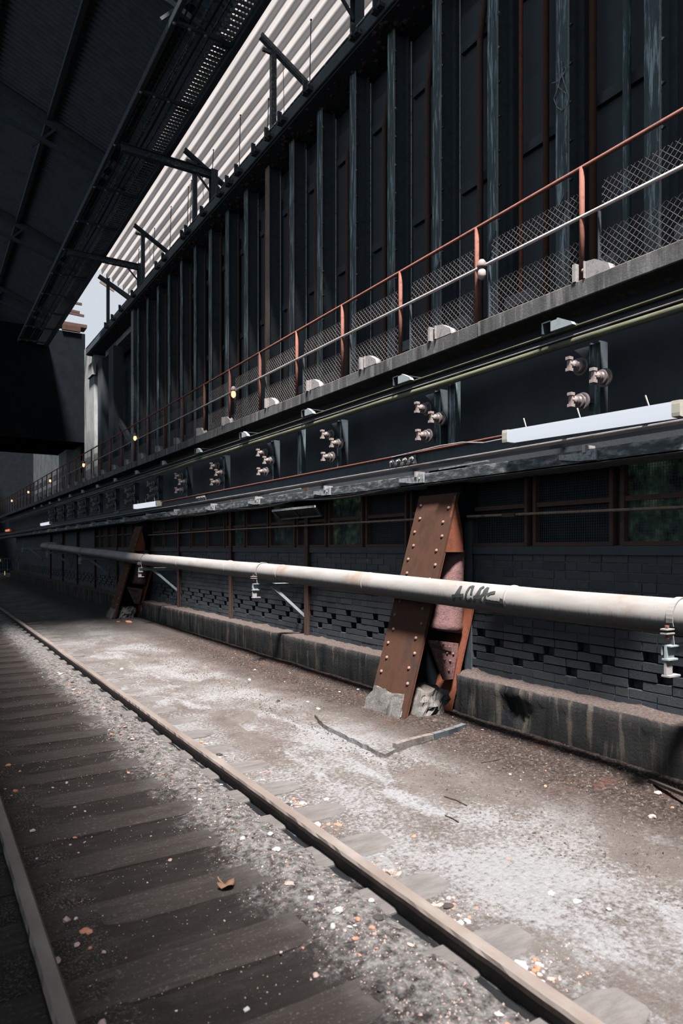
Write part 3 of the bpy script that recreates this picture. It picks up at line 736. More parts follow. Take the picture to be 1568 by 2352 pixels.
# ------------------------------------------------------------------ tube lamps
def tube_lamp(ya, yb, z0, z1, label, mat='tube_glow', X=4.38):
    a, b = Vector((X, ya, z0)), Vector((X, yb, z1)); d = (b-a).normalized(); L = (b-a).length
    t = thing('tube_lamp', a, label, 'lamp', 'tube lamps along the low beam')
    r = .052
    def run(s0, s1, rr): 
        mb = MB(); up = Vector((0,0,1)); sd = d.cross(up).normalized(); n = 16; v = []
        for s in (s0, s1):
            for k in range(n):
                A = 2*math.pi*k/n; q = max(-1, min(1, 1.35*math.cos(A))), max(-1, min(1, 1.35*math.sin(A)))
                v.append(a + d*s + sd*q[0]*rr + up*q[1]*rr)
        mb.add(v, [tuple(range(n))[::-1], tuple(range(n, 2*n))] + [(k, (k+1) % n, n+(k+1) % n, n+k) for k in range(n)]); return mb
    run(.06, L-.06, r).build('diffuser', mat, t)
    run(0, .06, r*1.08).build('end_cap', 'lamp_end', t); run(L-.06, L, r*1.08).build('end_cap', 'lamp_end', t)
    MB().bar(a + Vector((.06,0,.03)), b + Vector((.06,0,.03)), .05, .07).build('back_rail', 'rust_dark', t)
    for s in (.16, .52, .86):
        p = a + d*L*s + Vector((0,0,r)); MB().tube([p + d*.05 + Vector((-.03,0,-.01)), p, p + Vector((.0,.03,.085))], .006, 6).build('latch_wire', 'lamp_end', t)
    for s in (.25, .7): MB().bar(a + d*L*s + Vector((.05,0,0)), a + d*L*s + Vector((.30,0,.0)), .04, .02).build('hanger', 'dark_steel', t)
    return t
pa, pb = P(1163, 1004, X=4.38), P(1572, 938, X=4.38)
tube_lamp(pb.y, pa.y, pb.z, pa.z, 'long lit white tube lamp hung by the low beam over the mesh windows')
pa, pb = P(310, 1164, X=4.38), P(365, 1156, X=4.38); tube_lamp(pb.y, pa.y, pb.z, pa.z, 'lit white tube lamp about halfway along the low beam')
pa, pb = P(95, 1205, X=4.38), P(117, 1201, X=4.38); tube_lamp(pb.y, pa.y, pb.z, pa.z, 'small lit white tube lamp far along the low beam')
pa, pb = P(14, 1219, X=4.38), P(25, 1217, X=4.38); tube_lamp(pb.y, pa.y, pb.z, pa.z, 'tiny orange lit tube lamp at the far end of the low beam', 'tube_orange')

# ------------------------------------------------------------------ walkway and railing
XW = 5.0; ZW = lerp_z(.4775, XW); ZWB = lerp_z(.445, XW)
wk = thing('concrete_walkway', (5.5, 20, ZWB), 'long concrete walkway slab with streaked grey edge below the railing', 'walkway')
yj = [.3] + [P(1098, 770, X=XW).y + 7.9*i for i in range(-0, 7)] + [56]
for i in range(len(yj)-1):
    o = .012 if i % 2 else 0
    MB().cbox(XW - .01 + o, 6.42, yj[i]+.004, yj[i+1]-.004, ZWB, ZW, .008).build('slab', 'fascia', wk)
lip = MB()
for i in range(420):
    y = .5 + i*.11*(1 + i*.004); r = random.uniform(.008, .03)
    if random.random() < .75: lip.dome((XW + .03 + random.random()*.05, y, ZW-.002), (0,0,1), r, 5, 2, random.uniform(.4, 1.1))
lip.build('edge_rubble', 'rust_dark', wk)['kind'] = 'stuff'
XR = 5.04; ZH = lerp_z(.676, XR); ZM = lerp_z(.588, XR)
rl = thing('guard_railing', (XR, 20, ZW), 'rusty pipe guard railing with wire mesh along the concrete walkway', 'railing')
MB().tube([(XR, .4, ZH), (XR, 20, ZH), (XR, 58, ZH)], .019, 10).build('handrail', 'rust_rail', rl, True)
MB().tube([(XR-.01, .4, ZM), (XR-.01, 20, ZM), (XR-.01, 58, ZM)], .017, 10).build('mid_rail', 'bright_rail', rl, True)
yp = [P(1336, 500, X=XR).y + 1.348*i for i in range(-1, 40)]
po = MB().tube([(XR, yp[0], ZW-.02), (XR, yp[0], ZH)], .024, 12).build('post', 'rust_rail', rl, True, loc=Vector((0,0,0)))
for y in yp[1:]:
    c = po.copy(); C.objects.link(c); c.parent = rl; c.location = (0, y-yp[0], 0)
def mesh_strip(y, L, z0, z1):
    mb = MB(); p = .066; r = .0019; H = z1-z0; k = -int(H/p)-1
    while k*p < L:
        for sgn in (1, -1):
            ya, yb = (k*p, k*p + H) if sgn > 0 else (k*p + H, k*p)
            za, zb = 0.0, H
            # clip to 0..L
            pts = []
            lo, hi = min(ya, yb), max(ya, yb)
            s0 = max(0, (0-lo)/H); s1 = min(1, (L-lo)/H)
            if s1 - s0 > .02:
                f0, f1 = (s0, s1) if sgn > 0 else (1-s1, 1-s0)
                mb.bar((XR+.03, y + ya + (yb-ya)*f0, z0 + H*f0), (XR+.03, y + ya + (yb-ya)*f1, z0 + H*f1), r*2)
        k += 1
    mb.bar((XR+.03, y, z0), (XR+.03, y+L, z0), .004)
    return mb
pu = None
for i, y in enumerate(yp[:32]):
    if pu is None:
        pu = mesh_strip(y + .04, 1.12, lerp_z(.590, XR), lerp_z(.638, XR)).build('mesh_panel', 'wire', rl, loc=Vector((0,0,0)))
        pl = mesh_strip(y + .04, 1.16, ZW + .01, lerp_z(.552, XR)).build('mesh_panel', 'wire', rl, loc=Vector((0,0,0)))
    else:
        for s in (pu, pl):
            c = s.copy(); C.objects.link(c); c.parent = rl; c.location = (0, y-yp[0], 0)
# dark flat plates behind the mesh joints
for i, y in enumerate(yp[:20]):
    MB().bar((XR+.035, y+1.19, ZW), (XR+.035, y+1.19, ZM), .012, .03).build('mesh_stay', 'dark_steel', rl)
# white end clips on the walkway edge
def edge_clip(y, i):
    t = thing('walkway_clip', (XW, y, ZW), 'white ended bracket on the edge of the concrete walkway, %s along from the near end' % nth(i), 'bracket', 'brackets on the walkway edge')
    MB().box(XW-.02, XW+.10, y+.065, y+.10, ZW, ZW+.16).build('end_plate', 'clip', t); MB().box(XW-.02, XW+.10, y-.03, y-.02, ZW+.0, ZW+.15).build('end_plate', 'clip', t)
    MB().box(XW+.03, XW+.10, y-.03, y+.07, ZW, ZW+.14).build('core', 'rust_dark', t)
    MB().prism([(XW+.0, y-.035, ZW), (XW+.0, y-.035, ZW+.15), (XW+.0, y-.12, ZW+.14), (XW+.0, y-.26, ZW+.06), (XW+.0, y-.28, ZW)], (.09, 0, 0)).build('wedge', 'clip', t)
    MB().dome((XW+.03, y+.02, ZW+.09), (-1,0,0), .022).build('bolt', 'insulator_cap', t)
yk = [P(px, py, X=XW).y for px, py in ((1338,610), (998,764), (836,830), (712,884), (615,920), (515,962), (456,988), (404,1008), (361,1026))]
while len(yk) < 22: yk.append(yk[-1] + 1.47)
for i, y in enumerate(yk): edge_clip(y, i)
# railing bulbs
for i, (px, py) in enumerate(((1106,628), (536,905), (310,1006), (192,1068), (115,1104), (65,1130), (27,1150))):
    p = P(px, py, X=XR-.04); lit = i > 0
    t = thing('bulkhead_bulb', p, ['unlit pale bulb in a broken fitting on the near railing', 'glowing warm bulb on the railing, first lit one along', 'glowing warm bulb by the foot of the pale end column', 'glowing warm bulb before the tall pale concrete pillar', 'glowing bulb on the railing, fourth lit one along', 'glowing bulb on the railing, fifth lit one along', 'glowing bulb on the far end of the railing, sixth lit one'][i], 'lamp', 'bulbs along the railing')
    MB().lathe(p + Vector((0,0,.05)), (0,0,1), [(0,.045),(.03,.05),(.07,.04),(.09,.025)], 14).build('fitting', 'insulator_cap', t, True)
    MB().lathe(p + Vector((0,0,.05)), (0,0,-1), [(0,.03),(.03,.042),(.07,.045),(.10,.034),(.12,.012)], 14).build('bulb', 'bulb_glow' if lit else 'bulb_cold', t, True)
    MB().bar(p + Vector((.0,0,.11)), p + Vector((.06,0,.11)), .03).build('holder', 'rust_dark', t)

# ------------------------------------------------------------------ oven front
XO = 6.0; ZT = 9.35; YE = 22.2
struct(MB().box(6.42, 6.9, .2, YE, 3.9, ZT), 'wall_right_ovens', 'soot')
cols = []
ycol = [P(1497,200,X=XO).y, P(1290,200,X=XO).y, P(1130,200,X=XO).y, P(1002,200,X=XO).y, P(897,200,X=XO).y, P(809,400,X=XO).y, P(733,500,X=XO).y]
while ycol[-1] < YE - .6: ycol.append(ycol[-1] + 1.057)
cproto = None
for i, y in enumerate(ycol):
    lab = 'sooty oven buckstay with pale streaked face, %s column from the near end' % nth(i)
    if i == 8: lab = 'brown rusted oven buckstay standing among the sooty ones'
    if i == 1: lab = 'sooty oven buckstay with a tangle of pale wire hung on its face'
    t = thing('oven_buckstay', (XO, y, ZW), lab, 'column', 'oven buckstays')
    mt = 'column_rusty' if i == 8 else 'column_steel'
    MB().box(XO, XO+.018, y-.085, y+.085, ZW, ZT).build('front_flange', mt, t)
    MB().box(XO+.018, XO+.26, y-.008, y+.008, ZW, ZT).build('web', 'dark_steel', t)
    MB().box(XO+.26, XO+.28, y-.085, y+.085, ZW, ZT).build('rear_flange', 'dark_steel', t)
    if i < 12: MB().box(XO-.001, XO+.02, y-.087, y-.081, ZW, ZT).build('edge_highlight', 'clip', t)  # pale strip, a painted highlight down the flange edge
    if i < 7:
        for z in [ZW + .35 + .42*k for k in range(12)]:
            MB().prism([(XO+.01, y-.085, z), (XO+.01, y-.125, z+.015), (XO+.01, y-.085, z+.045)], (.03, 0, 0)).build('lug', 'column_steel', t)
    if i < 5: MB().prism([(XO-.012, y+.08, ZW+1.15), (XO-.012, y-.07, ZW+1.38), (XO-.012, y-.07, ZW+1.50), (XO-.012, y+.08, ZW+1.34)], (.012, 0, 0)).build('patch_plate', 'blue_concrete', t)
# wire tangle on second column
yw = ycol[1]; w = thing('wire_tangle', (XO-.02, yw, P(1290,250,X=XO).z), 'knotted loop of pale wire hanging on the second sooty buckstay', 'wire')
def wp(x, y): return P(1100 + x*468/1568, y*468/1568, X=XO-.02)
MB().tube([wp(*p) for p in ((635,470),(640,560),(600,690),(575,760),(600,825),(640,850),(680,810),(690,740),(650,620),(640,580),(668,530),(655,510),(620,600),(610,670),(670,720),(660,790),(672,900),(668,1020),(672,1170))], .007, 6).build('loop', 'pale_steel', w, True)
MB().tube([wp(*p) for p in ((560,640),(605,628),(630,600),(655,560))], .006, 6).build('loose_end', 'pale_steel', w, True)
# vertical pipes in the bays
zsp = P(1180, 20, X=6.1)
for i in range(len(ycol)-1):
    a, b = ycol[i], ycol[i+1]
    slim = (.74, .040, 'rust_plate', 'stout rusty') if i == 0 else (.70, .026, 'rust_bright', 'slim red rusted') if i == 1 else (.72, .010, 'pale_steel', 'very thin pale') if i < 9 else (.72, .024, 'rust_dark', 'slim dark')
    stout = (.36, .042, 'column_steel', 'stout grey') if i == 0 else (.34, .036, 'rust_plate', 'spotted rusty') if i == 1 else (.36, .042, 'rust_dark', 'stout dark rusty')
    for j, (sp, r, mat, word) in enumerate((slim, stout)):
        y = a + (b-a)*sp; top = ZT - (.0 if j else .3)
        pts = [(6.16, y, ZW), (6.16, y, ZW+.4), (6.16, y, 6.0), (6.16, y, 8.2), (6.16 + (.14 if j else 0), y - (.06 if j else 0), top)]
        if j: pts[0] = (6.22, y-.05, ZW)
        tag(MB().tube(pts, r, 12).build('gas_riser', mat, smooth=True), '%s upright gas pipe between buckstays, in the %s bay from the near end' % (word, nth(i)), 'pipe', '%s gas pipes of the oven front' % ('second' if j else 'first'))
    # oven door slab behind, with ledges
    tag(MB().box(6.30, 6.42, a+.16, b-.16, ZW+.1, ZT-.5).box(6.24, 6.32, a+.22, b-.22, ZW+.5, ZW+.62).box(6.24, 6.32, a+.22, b-.22, ZW+2.4, ZW+2.52).box(6.24, 6.32, a+.22, b-.22, ZW+4.3, ZW+4.42).build('oven_slab', 'soot'), 'tall black oven door behind the gas pipes, %s bay from the near end' % nth(i), 'oven door', 'black oven doors')
# low clutter on the walkway behind the mesh
for i in range(14):
    y = ycol[0] - .5 + 1.057*i
    tag(MB().box(5.85, 6.0, y-.22, y+.18, ZW+.42, ZW+.56).box(5.9, 6.0, y-.05, y+.05, ZW, ZW+.45).build('oven_sill_bracket', 'dark_steel'), 'dark low sill bracket behind the railing mesh, %s along' % nth(i), 'bracket', 'sill brackets at the foot of the ovens')

# ------------------------------------------------------------------ oven top deck edge
XD = 5.70; ZD = lerp_z(1.395, XD); YD = 28.5
dk = thing('oven_top_deck', (6.2, 12, 9.3), 'dark steel and concrete deck edge along the top of the ovens', 'deck')
MB().box(XD+.05, 7.6, .2, YD, 9.32, 9.46).build('slab', 'soot', dk)
MB().cbox(XD, XD+.10, .2, YD, 9.34, ZD, .01).build('edge_channel', 'dark_steel', dk)
MB().tube([(XD+.02, 3, ZD+.05), (XD+.02, YD, ZD+.05)], .018, 8).build('edge_pipe', 'column_steel', dk, True)
for i in range(38):
    y = 7.2 + i*.5 + random.uniform(-.12, .12); s = random.random()
    if s < .42:
        mb = MB().box(XD-.10, XD+.12, y-.10, y+.12, 9.38, 9.40 + random.uniform(.02, .06)).box(XD-.14, XD-.06, y-.02, y+.02, 9.36, 9.56)
        tag(mb.build('deck_lug', 'worn_edge' if i % 2 else 'dark_steel'), 'small bent plate lug on the edge of the oven deck, %s along' % nth(i), 'lug', 'lugs along the oven deck edge')
# crust of flaking dirt on the underside edge
cr = MB()
for i in range(500):
    y = 6 + random.random()*20; cr.dome((XD + .1 + random.random()*.45, y, 9.32), (random.uniform(-.5,.5), random.uniform(-.5,.5), -1), random.uniform(.015, .06), 5, 2, random.uniform(.3, .8))
tag(cr.build('deck_soot_crust', 'rust_dark'), 'flaking soot crust under the oven deck edge', 'crust', None, 'stuff')

# canopy, frames, rods, beams
XPst = 5.78
yq = P(627, 200, X=XPst).y
A = P(598, 84, Y=yq); B = P(706, 198, Y=yq); sl = (A.z-B.z)/(B.x-A.x)
YC = P(297, 672, X=B.x).y
def zc(x): return A.z + .17 - sl*(x-A.x)
cp = MB(); x = 4.35; ys = [3.0 + (YC-3.0)*i/14 for i in range(15)]; xs = []  # hidden upper part, extended to shade the oven columns
pitch = .215
while x < B.x + 1.3: xs.append(x); x += pitch*.86/10
for k, x in enumerate(xs):
    off = .062*math.sin(2*math.pi*k/10)
    for y in ys: cp.v.append(Vector((x + off*sl*.8, y, zc(x) + off)))
n = len(ys)
for i in range(len(xs)-1):
    for j in range(n-1): cp.f.append([i*n+j, i*n+j+1, (i+1)*n+j+1, (i+1)*n+j])
tag(cp.build('corrugated_canopy', 'canopy', smooth=True), 'bright corrugated sheet canopy sloping over the oven deck', 'canopy')
yfr = [yq - 4.35, yq, P(447,430,X=XPst).y, P(328,560,X=XPst).y]
for i, y in enumerate(yfr):
    zp = ZD - .05
    t = thing('canopy_frame', (XPst, y, zp), 'steel post with slanting rafter under the bright canopy, %s frame along' % nth(i), 'frame', 'steel frames under the canopy')
    zt_ = A.z + (B.z-A.z)*(XPst-A.x)/(B.x-A.x) - .05
    MB().bar((XPst, y, zp), (XPst, y, zt_), .10, .10).build('post', 'worn_edge' if i == 1 else 'dark_steel', t)
    MB().bar((A.x, y, A.z), (B.x, y, B.z), .09, .07).bar((A.x, y-.05, A.z+.03), (B.x, y-.05, B.z+.03), .012, .07).build('rafter', 'pale_steel' if i == 1 else 'dark_steel', t)
    MB().bar((XPst, y, zt_-.02), (XPst-.22, y, zt_-.02), .05, .06).build('stay', 'clip', t)
# far gable: rafter, hanging board, post against the sky
yg = YC; t = thing('canopy_frame', (XPst, yg, ZD), 'grey end rafter closing the canopy against the sky', 'frame', 'steel frames under the canopy')
MB().bar((A.x-.05, yg+.05, A.z), (B.x+.05, yg+.05, B.z), .10, .14).build('rafter', 'clip', t)
MB().bar((A.x, yg, A.z-.10), (B.x, yg, B.z-.1), .03, .05).build('lower_rafter', 'dark_steel', t)
gb = tag(MB().bar(P(232,642,Y=yg+.4), P(265,664,Y=yg+.4), .05, .26).build('gable_board', 'board'), 'weathered brown board hanging at the end of the canopy', 'board')
pp = P(248, 700, X=XPst)
tag(MB().bar((XPst, pp.y, ZD-.1), (XPst, pp.y, P(248, 640, X=XPst).z+.15), .10).build('deck_post', 'dark_steel'), 'lone dark post standing against the sky at the deck end', 'post')
# hanger rods
for i, (px, ya_, yb_, thin) in enumerate(((711,46,197,0), (652,148,258,1), (614,228,302,0), (549,265,388,0), (487,345,412,0), (467,408,455,1), (437,415,522,0), (430,430,520,0), (390,475,572,0), (352,525,605,0), (345,545,602,1), (316,573,640,0))):
    a = P(px, yb_, X=XPst-.02); b = P(px + (3 if not thin else -2), ya_, X=XPst-.02)
    t = thing('hanger_rod', a, 'thin upright %s rod in front of the bright canopy, %s along' % ('pale' if thin else 'dark', nth(i)), 'rod', 'thin rods before the canopy')
    MB().tube([a, b], .009 if not thin else .006, 6).build('rod', 'clip' if thin else 'dark_steel', t)
    MB().dome(b, (0,0,1), .02, 8, 3, 1).build('knob', 'dark_steel', t)
# dark cross beams from deck posts to the cable bridge
XQ = 5.78
for i, (px, py) in enumerate(((820, 120), (490, 420), (322, 612))):
    y = P(px, py, X=XQ).y
    zbm = P(500, 405, Y=P(490,420,X=XQ).y).z
    t = thing('cross_beam', (XQ, y, ZD), 'dark steel cross beam on a knee post over the oven deck, %s along' % nth(i), 'beam', 'cross beams over the oven deck')
    MB().isect((XQ, y, ZD-.1), (XQ, y, zbm+.1), .16, .16, .012, (0,1,0)).build('post', 'dark_steel', t)
    MB().isect((XQ, y, zbm), (3.7, y, zbm), .12, .17, .012, (0,0,1)).build('beam', 'dark_steel', t)
    MB().box(4.2, 5.6, y-.008, y+.008-.0, zbm-.05, zbm+.05).build('web_patch', 'worn_edge', t)
    MB().bar((XQ-.4, y, zbm-.07), (XQ-.06, y, zbm-.42), .05, .03).build('knee', 'dark_steel', t)

# cable bridge (grating and trays) left of the gap
XC0, XC1, ZCB = 3.62, 4.66, P(500, 405, Y=P(490,420,X=XQ).y).z + .13
YB0 = 8.2
cb = thing('cable_bridge', (4.1, 20, ZCB), 'dark overhead cable bridge with open grating beside the sky gap', 'bridge')
MB().cbox(XC1-.02, XC1+.10, YB0, 33, ZCB-.06, ZCB+.14, .01).build('edge_beam', 'dark_steel', cb)
MB().cbox(XC0-.06, XC0+.02, YB0, 33, ZCB-.04, ZCB+.10, .01).build('edge_beam', 'dark_steel', cb)
gr = MB(); y = YB0
while y < 32: gr.box(XC1-.34, XC1-.05, y, y+.03, ZCB, ZCB+.05); y += .12
for k in range(5): gr.box(XC1-.30 + .06*k, XC1-.292 + .06*k, YB0, 32, ZCB+.01, ZCB+.04)
gr.build('grating', 'lime', cb)  # pale colour stands in for light reflected onto the slats
for k, xx in enumerate((3.74, 3.86, 4.0, 4.14, 4.26)):
    MB().tube([(xx, YB0 + (32-YB0)*i/24, ZCB + .06 + .02*math.sin(i*1.3+k)) for i in range(25)], .016 + .008*(k % 2), 8).build('cable', 'rubber' if k % 2 else 'column_steel', cb, True)
for i in range(12):
    y = YB0 + .8 + 2.0*i; MB().box(XC0, XC1, y, y+.06, ZCB-.05, ZCB).build('cross_bar', 'dark_steel', cb); 
    for xx in (3.6, 3.86, 4.14): MB().dome((xx, y+.03, ZCB-.05), (0,0,-1), .03, 8, 3, 1).build('bolt', 'clip', cb)
MB().box(3.98, 4.03, 9, 20, ZCB-.03, ZCB+.0).build('flat_strip', 'column_steel', cb)

# ------------------------------------------------------------------ corrugated hall roof and its trusses
XRF = 4.62; ZRF = ZCB + .55
def zr(x): return ZRF + .40*(XRF-x)
YR0 = 10.9
def sheet(xa, xb, ya, yb):
    mb = MB(); p = .15; n = int((yb-ya)/p*6)
    for i in range(n+1):
        y = ya + (yb-ya)*i/n; o = .018*math.sin(2*math.pi*(y-ya)/p)
        for x in (xa, xb): mb.v.append(Vector((x, y, zr(x)+o)))
    mb.f = [[2*i, 2*i+1, 2*i+3, 2*i+2] for i in range(n)]; return mb
struct(sheet(3.75, XRF, 7.9, YR0), 'sun_blocker_strip', 'roof_sheet', True)  # unseen sheet added to shade the near end of the cable bridge
for xa, xb, ya in ((-2, -1.1, 9.3), (-.6, .3, 8.2), (.9, 1.7, 9.3), (2.2, 3.0, 8.2), (3.3, 3.8, 9.3)):
    struct(sheet(xa, xb, ya, YR0), 'sun_blocker_strip', 'roof_sheet', True)  # unseen strips added to fade the sunlight out down the track
roof = struct(sheet(-9, XRF, YR0, 60), 'ceiling', 'roof_sheet', True)
struct(sheet(3.95, 5.6, -14, 8.1), 'sun_blocker_right', 'dark_steel', True)  # unseen sheet added to keep the sun off the oven columns
struct(sheet(-9, -1.9, -14, YR0), 'unseen_roof_left', 'dark_steel', True)  # unseen roof, its edge placed to shade the camera side of the track
for i in range(7):
    y = YR0 + .3 + 5.9*i
    t = thing('roof_truss', (0, y, zr(2)), 'dark rafter truss under the corrugated hall roof, %s along' % nth(i), 'truss', 'rafters under the hall roof')
    MB().bar((XRF, y, zr(XRF)-.12), (-6, y, zr(-6)-.12), .12, .18).build('rafter', 'dark_steel', t)
    MB().bar((XRF, y, zr(XRF)-.5), (-6, y, zr(-6)-1.3), .08, .1).build('lower_chord', 'dark_steel', t)
    for k in range(6): x = XRF - .6 - 1.2*k; MB().bar((x, y, zr(x)-.1), (x-.6, y, zr(x)-.75), .05).build('strut', 'dark_steel', t)
for k, x in enumerate((3.9, 2.6, 1.3, 0)):
    tag(MB().box(x-.05, x+.05, YR0, 58, zr(x)-.14, zr(x)-.03).build('roof_purlin', 'dark_steel'), 'long dark purlin under the corrugated hall roof, %s from the sky gap' % nth(k), 'purlin', 'purlins under the hall roof')

# ------------------------------------------------------------------ far end: bay, pillars, bridge, end wall
yp1 = P(311, 850, X=XO).y
tag(MB().isect((XO, yp1, ZW), (XO, yp1, ZT+.1), .24, .22, .02, (1,0,0)).build('end_column', 'pale_steel'), 'tall pale steel column closing the row of ovens', 'column')
struct(MB().box(7.0, 7.3, YE, 29.4, 3.9, 9.4).box(5.9, 7.0, YE, YE+.15, 3.9, 9.4).box(6.9, 7.1, 29.4, 52, 3.9, 9.4), 'wall_right_bay', 'blue_concrete')
a, b = P(300, 738, X=6.35), P(248, 790, X=6.35)
tag(MB().bar((6.5, YE+.1, a.z-.2), (6.5, b.y, a.z-.2), .5, .55).build('concrete_lintel', 'pale_concrete'), 'pale concrete lintel under the deck at the end bay', 'lintel')
for i, px in enumerate((258, 232)):
    p = P(px, 850, X=6.0)
    tag(MB().box(5.95, 6.3, p.y-.35, p.y+.35, ZW, 8.9).build('bay_column', 'soot'), 'broad black column in the end bay, %s from the pale steel column' % nth(i), 'column', 'black columns of the end bay')
p, q = P(258, 930, X=6.2), P(302, 1020, X=6.2)
tag(MB().bar(p, q, .12, .2).build('bay_brace', 'dark_steel'), 'dark slanting brace in the end bay behind the railing', 'brace')
p1, p2 = P(216, 900, X=5.95), P(194, 900, X=5.95)
pl = thing('concrete_pillar', (6.2, (p1.y+p2.y)/2, ZW), 'tall pale weathered concrete pillar under the sky gap', 'pillar', 'concrete pillars at the far end')
MB().box(5.95, 6.6, p1.y, p2.y, ZW, P(205,790,X=5.95).z).build('shaft', 'pale_concrete', pl)
c = P(207, 850, X=5.85); MB().box(5.85, 6.0, c.y-.4, c.y+.5, c.z-.25, c.z+.25).build('bracket', 'pale_concrete', pl)
p1, p2 = P(152, 950, X=5.95), P(135, 950, X=5.95)
pl = thing('concrete_pillar', (6.2, (p1.y+p2.y)/2, ZW), 'dim streaked concrete pillar farther along past the bridge', 'pillar', 'concrete pillars at the far end')
MB().box(5.95, 6.6, p1.y, p2.y, ZW, P(143,870,X=5.95).z).build('shaft', 'pale_concrete', pl)
YBr = P(200, 760, X=6.3).y + .3
br = thing('cross_bridge', (2, YBr, 8), 'dark cross bridge wall closing the hall below the sky gap', 'bridge')
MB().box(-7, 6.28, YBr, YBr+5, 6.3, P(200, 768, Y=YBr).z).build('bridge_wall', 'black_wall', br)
zt_ = P(170, 752, Y=YBr-.1).z
MB().box(P(143,750,Y=YBr-.1).x, P(185,755,Y=YBr-.1).x, YBr-.12, YBr+.05, zt_-.16, zt_+.06).build('coping', 'rust_plate', br)
MB().box(P(120,750,Y=YBr-.1).x, P(200,755,Y=YBr-.1).x, YBr-.1, YBr+.6, zt_+.06, zt_+.2).build('parapet', 'rust_dark', br)
for i, (x0, y0_, x1, y1_) in enumerate(((150,690,188,699), (150,705,183,718), (150,712,193,726))):
    a, b = P(x0-50, y0_-6, Y=29), P(x1, y1_, Y=29)
    tag(MB().bar(a, b, .07, .09).build('stray_bar', 'rust_dark'), 'bare steel bar jutting from the cable bridge into the sky gap, %s down' % nth(i), 'bar', 'bars jutting into the sky gap')
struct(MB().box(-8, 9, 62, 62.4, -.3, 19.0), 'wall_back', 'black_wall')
struct(MB().box(-7.4, -7.0, -14, 62, -.3, 2.5), 'unseen_wall_left', 'soot')  # unseen wall added to limit sky light from this side
# lattice with lamp-lit slits at the far left of the track
g = thing('far_gate', P(25, 1320, Y=40), 'low barred gate with yellow lit slits at the far end of the track', 'gate')
m = MB()
for px in (0, 6, 11, 17, 31, 42): m.bar(P(px, 1282, Y=40), P(px, 1312, Y=40), .04)
m.bar(P(-6,1283,Y=40), P(48,1284,Y=40), .05).bar(P(-6,1308,Y=40), P(48,1308,Y=40), .05); m.build('bars', 'column_steel', g)
for px, a, b in ((6,1288,1299), (11,1293,1302), (1,1284,1290), (11,1312,1321)): MB().bar(P(px, a, Y=40.1), P(px, b, Y=40.1), .05, .03).build('lit_slit', 'slit_glow', g)

# ------------------------------------------------------------------ rubble
rocks = {}
def rock_mesh(seed, mat):
    import bmesh
    bmx = bmesh.new(); bmesh.ops.create_icosphere(bmx, subdivisions=2, radius=1)
    ax = (random.uniform(.7,1.25), random.uniform(.6,1.0), random.uniform(.35,.7))
    for v in bmx.verts:
        k = 1 + .32*noise.noise(v.co*1.5 + Vector((seed*3.1,0,0))) + .12*noise.noise(v.co*4 + Vector((0,seed*2.7,0)))
        v.co = Vector((v.co.x*ax[0], v.co.y*ax[1], max(-.25, v.co.z)*ax[2]))*k
    me = bpy.data.meshes.new('chip'); bmx.to_mesh(me); bmx.free(); me.materials.append(M[mat]); return me
for mname in ('orange', 'pinkish', 'lime', 'cinder'): rocks[mname] = [rock_mesh(i + 7*len(mname), mname) for i in range(4)]
def chip(x, y, s, mat, name, label, cat, group):
    o = bpy.data.objects.new(name, random.choice(rocks[mat])); C.objects.link(o)
    o.location = (x, y, ground(x, y) + s*.05); o.scale = (s, s, s); o.rotation_euler = (random.uniform(-.25,.25), random.uniform(-.25,.25), random.uniform(0, 6.3))
    return tag(o, label, cat, group)
NM = {'orange': 'brick_chip', 'pinkish': 'brick_chip', 'lime': 'lime_lump', 'cinder': 'cinder_lump'}
WORD = {'orange': 'orange broken brick chip', 'pinkish': 'pale pinkish brick chip', 'lime': 'white lime lump', 'cinder': 'black cinder lump'}
def scatter(n, fx, fy, smin, smax, weights, where, group):
    for i in range(n):
        m = random.choices(list(weights), list(weights.values()))[0]
        x, y = fx(), fy()
        chip(x, y, smin + (smax-smin)*random.random()**2.2, m, NM[m], '%s %s' % (WORD[m], where), 'chip' if 'brick' in WORD[m] else 'lump', '%ss %s' % (WORD[m], group))
near = lambda: 1.0 + 9*random.random()**1.7
scatter(170, lambda: min(1.86, random.gauss(1.63, .10)), near, .008, .030, {'orange': 3, 'pinkish': 4, 'lime': 5, 'cinder': 4}, 'in the pale debris strip along the worn taupe rail', 'in the debris strip')
def between():
    k = random.choice([0,1,1,2,2,3,4,4,5,6,7]); return 1.62 + .555*k + random.choice((-1, 1))*random.uniform(.16, .27)
scatter(160, lambda: 2.02 + abs(random.gauss(0, .13)), between, .008, .030, {'orange': 5, 'pinkish': 5, 'lime': 4, 'cinder': 1}, 'between sleeper ends on the wall side of the track', 'between sleeper ends')
scatter(45, lambda: random.uniform(3.3, 4.45), lambda: random.uniform(2.2, 10), .008, .028, {'orange': 2, 'pinkish': 3, 'lime': 2, 'cinder': 4}, 'in the crumbly soil near the wall foot', 'near the wall foot')
scatter(60, lambda: random.gauss(.60, .08), lambda: 1.0 + 5*random.random()**1.5, .008, .026, {'orange': 3, 'pinkish': 4, 'lime': 3, 'cinder': 2}, 'in the dim debris beside the dark dusty rail', 'beside the dark rail')
scatter(40, lambda: random.uniform(.7, 1.4), lambda: random.uniform(1.3, 6), .006, .016, {'orange': 2, 'pinkish': 3, 'lime': 2}, 'scattered on the dark sleepers between the rails', 'on the sleepers')
def pxchip(px, py, s, mat, name, label, cat='stone'):
    p = P(px, py, Z=-.09); z = ground(p.x, p.y); p = P(px, py, Z=z); o = chip(p.x, p.y, s, mat, name, label, cat, None); return o
pxchip(1265, 2054, .022, 'lime', 'white_stone', 'white flat stone on bare ground, the more distant of a close pair')
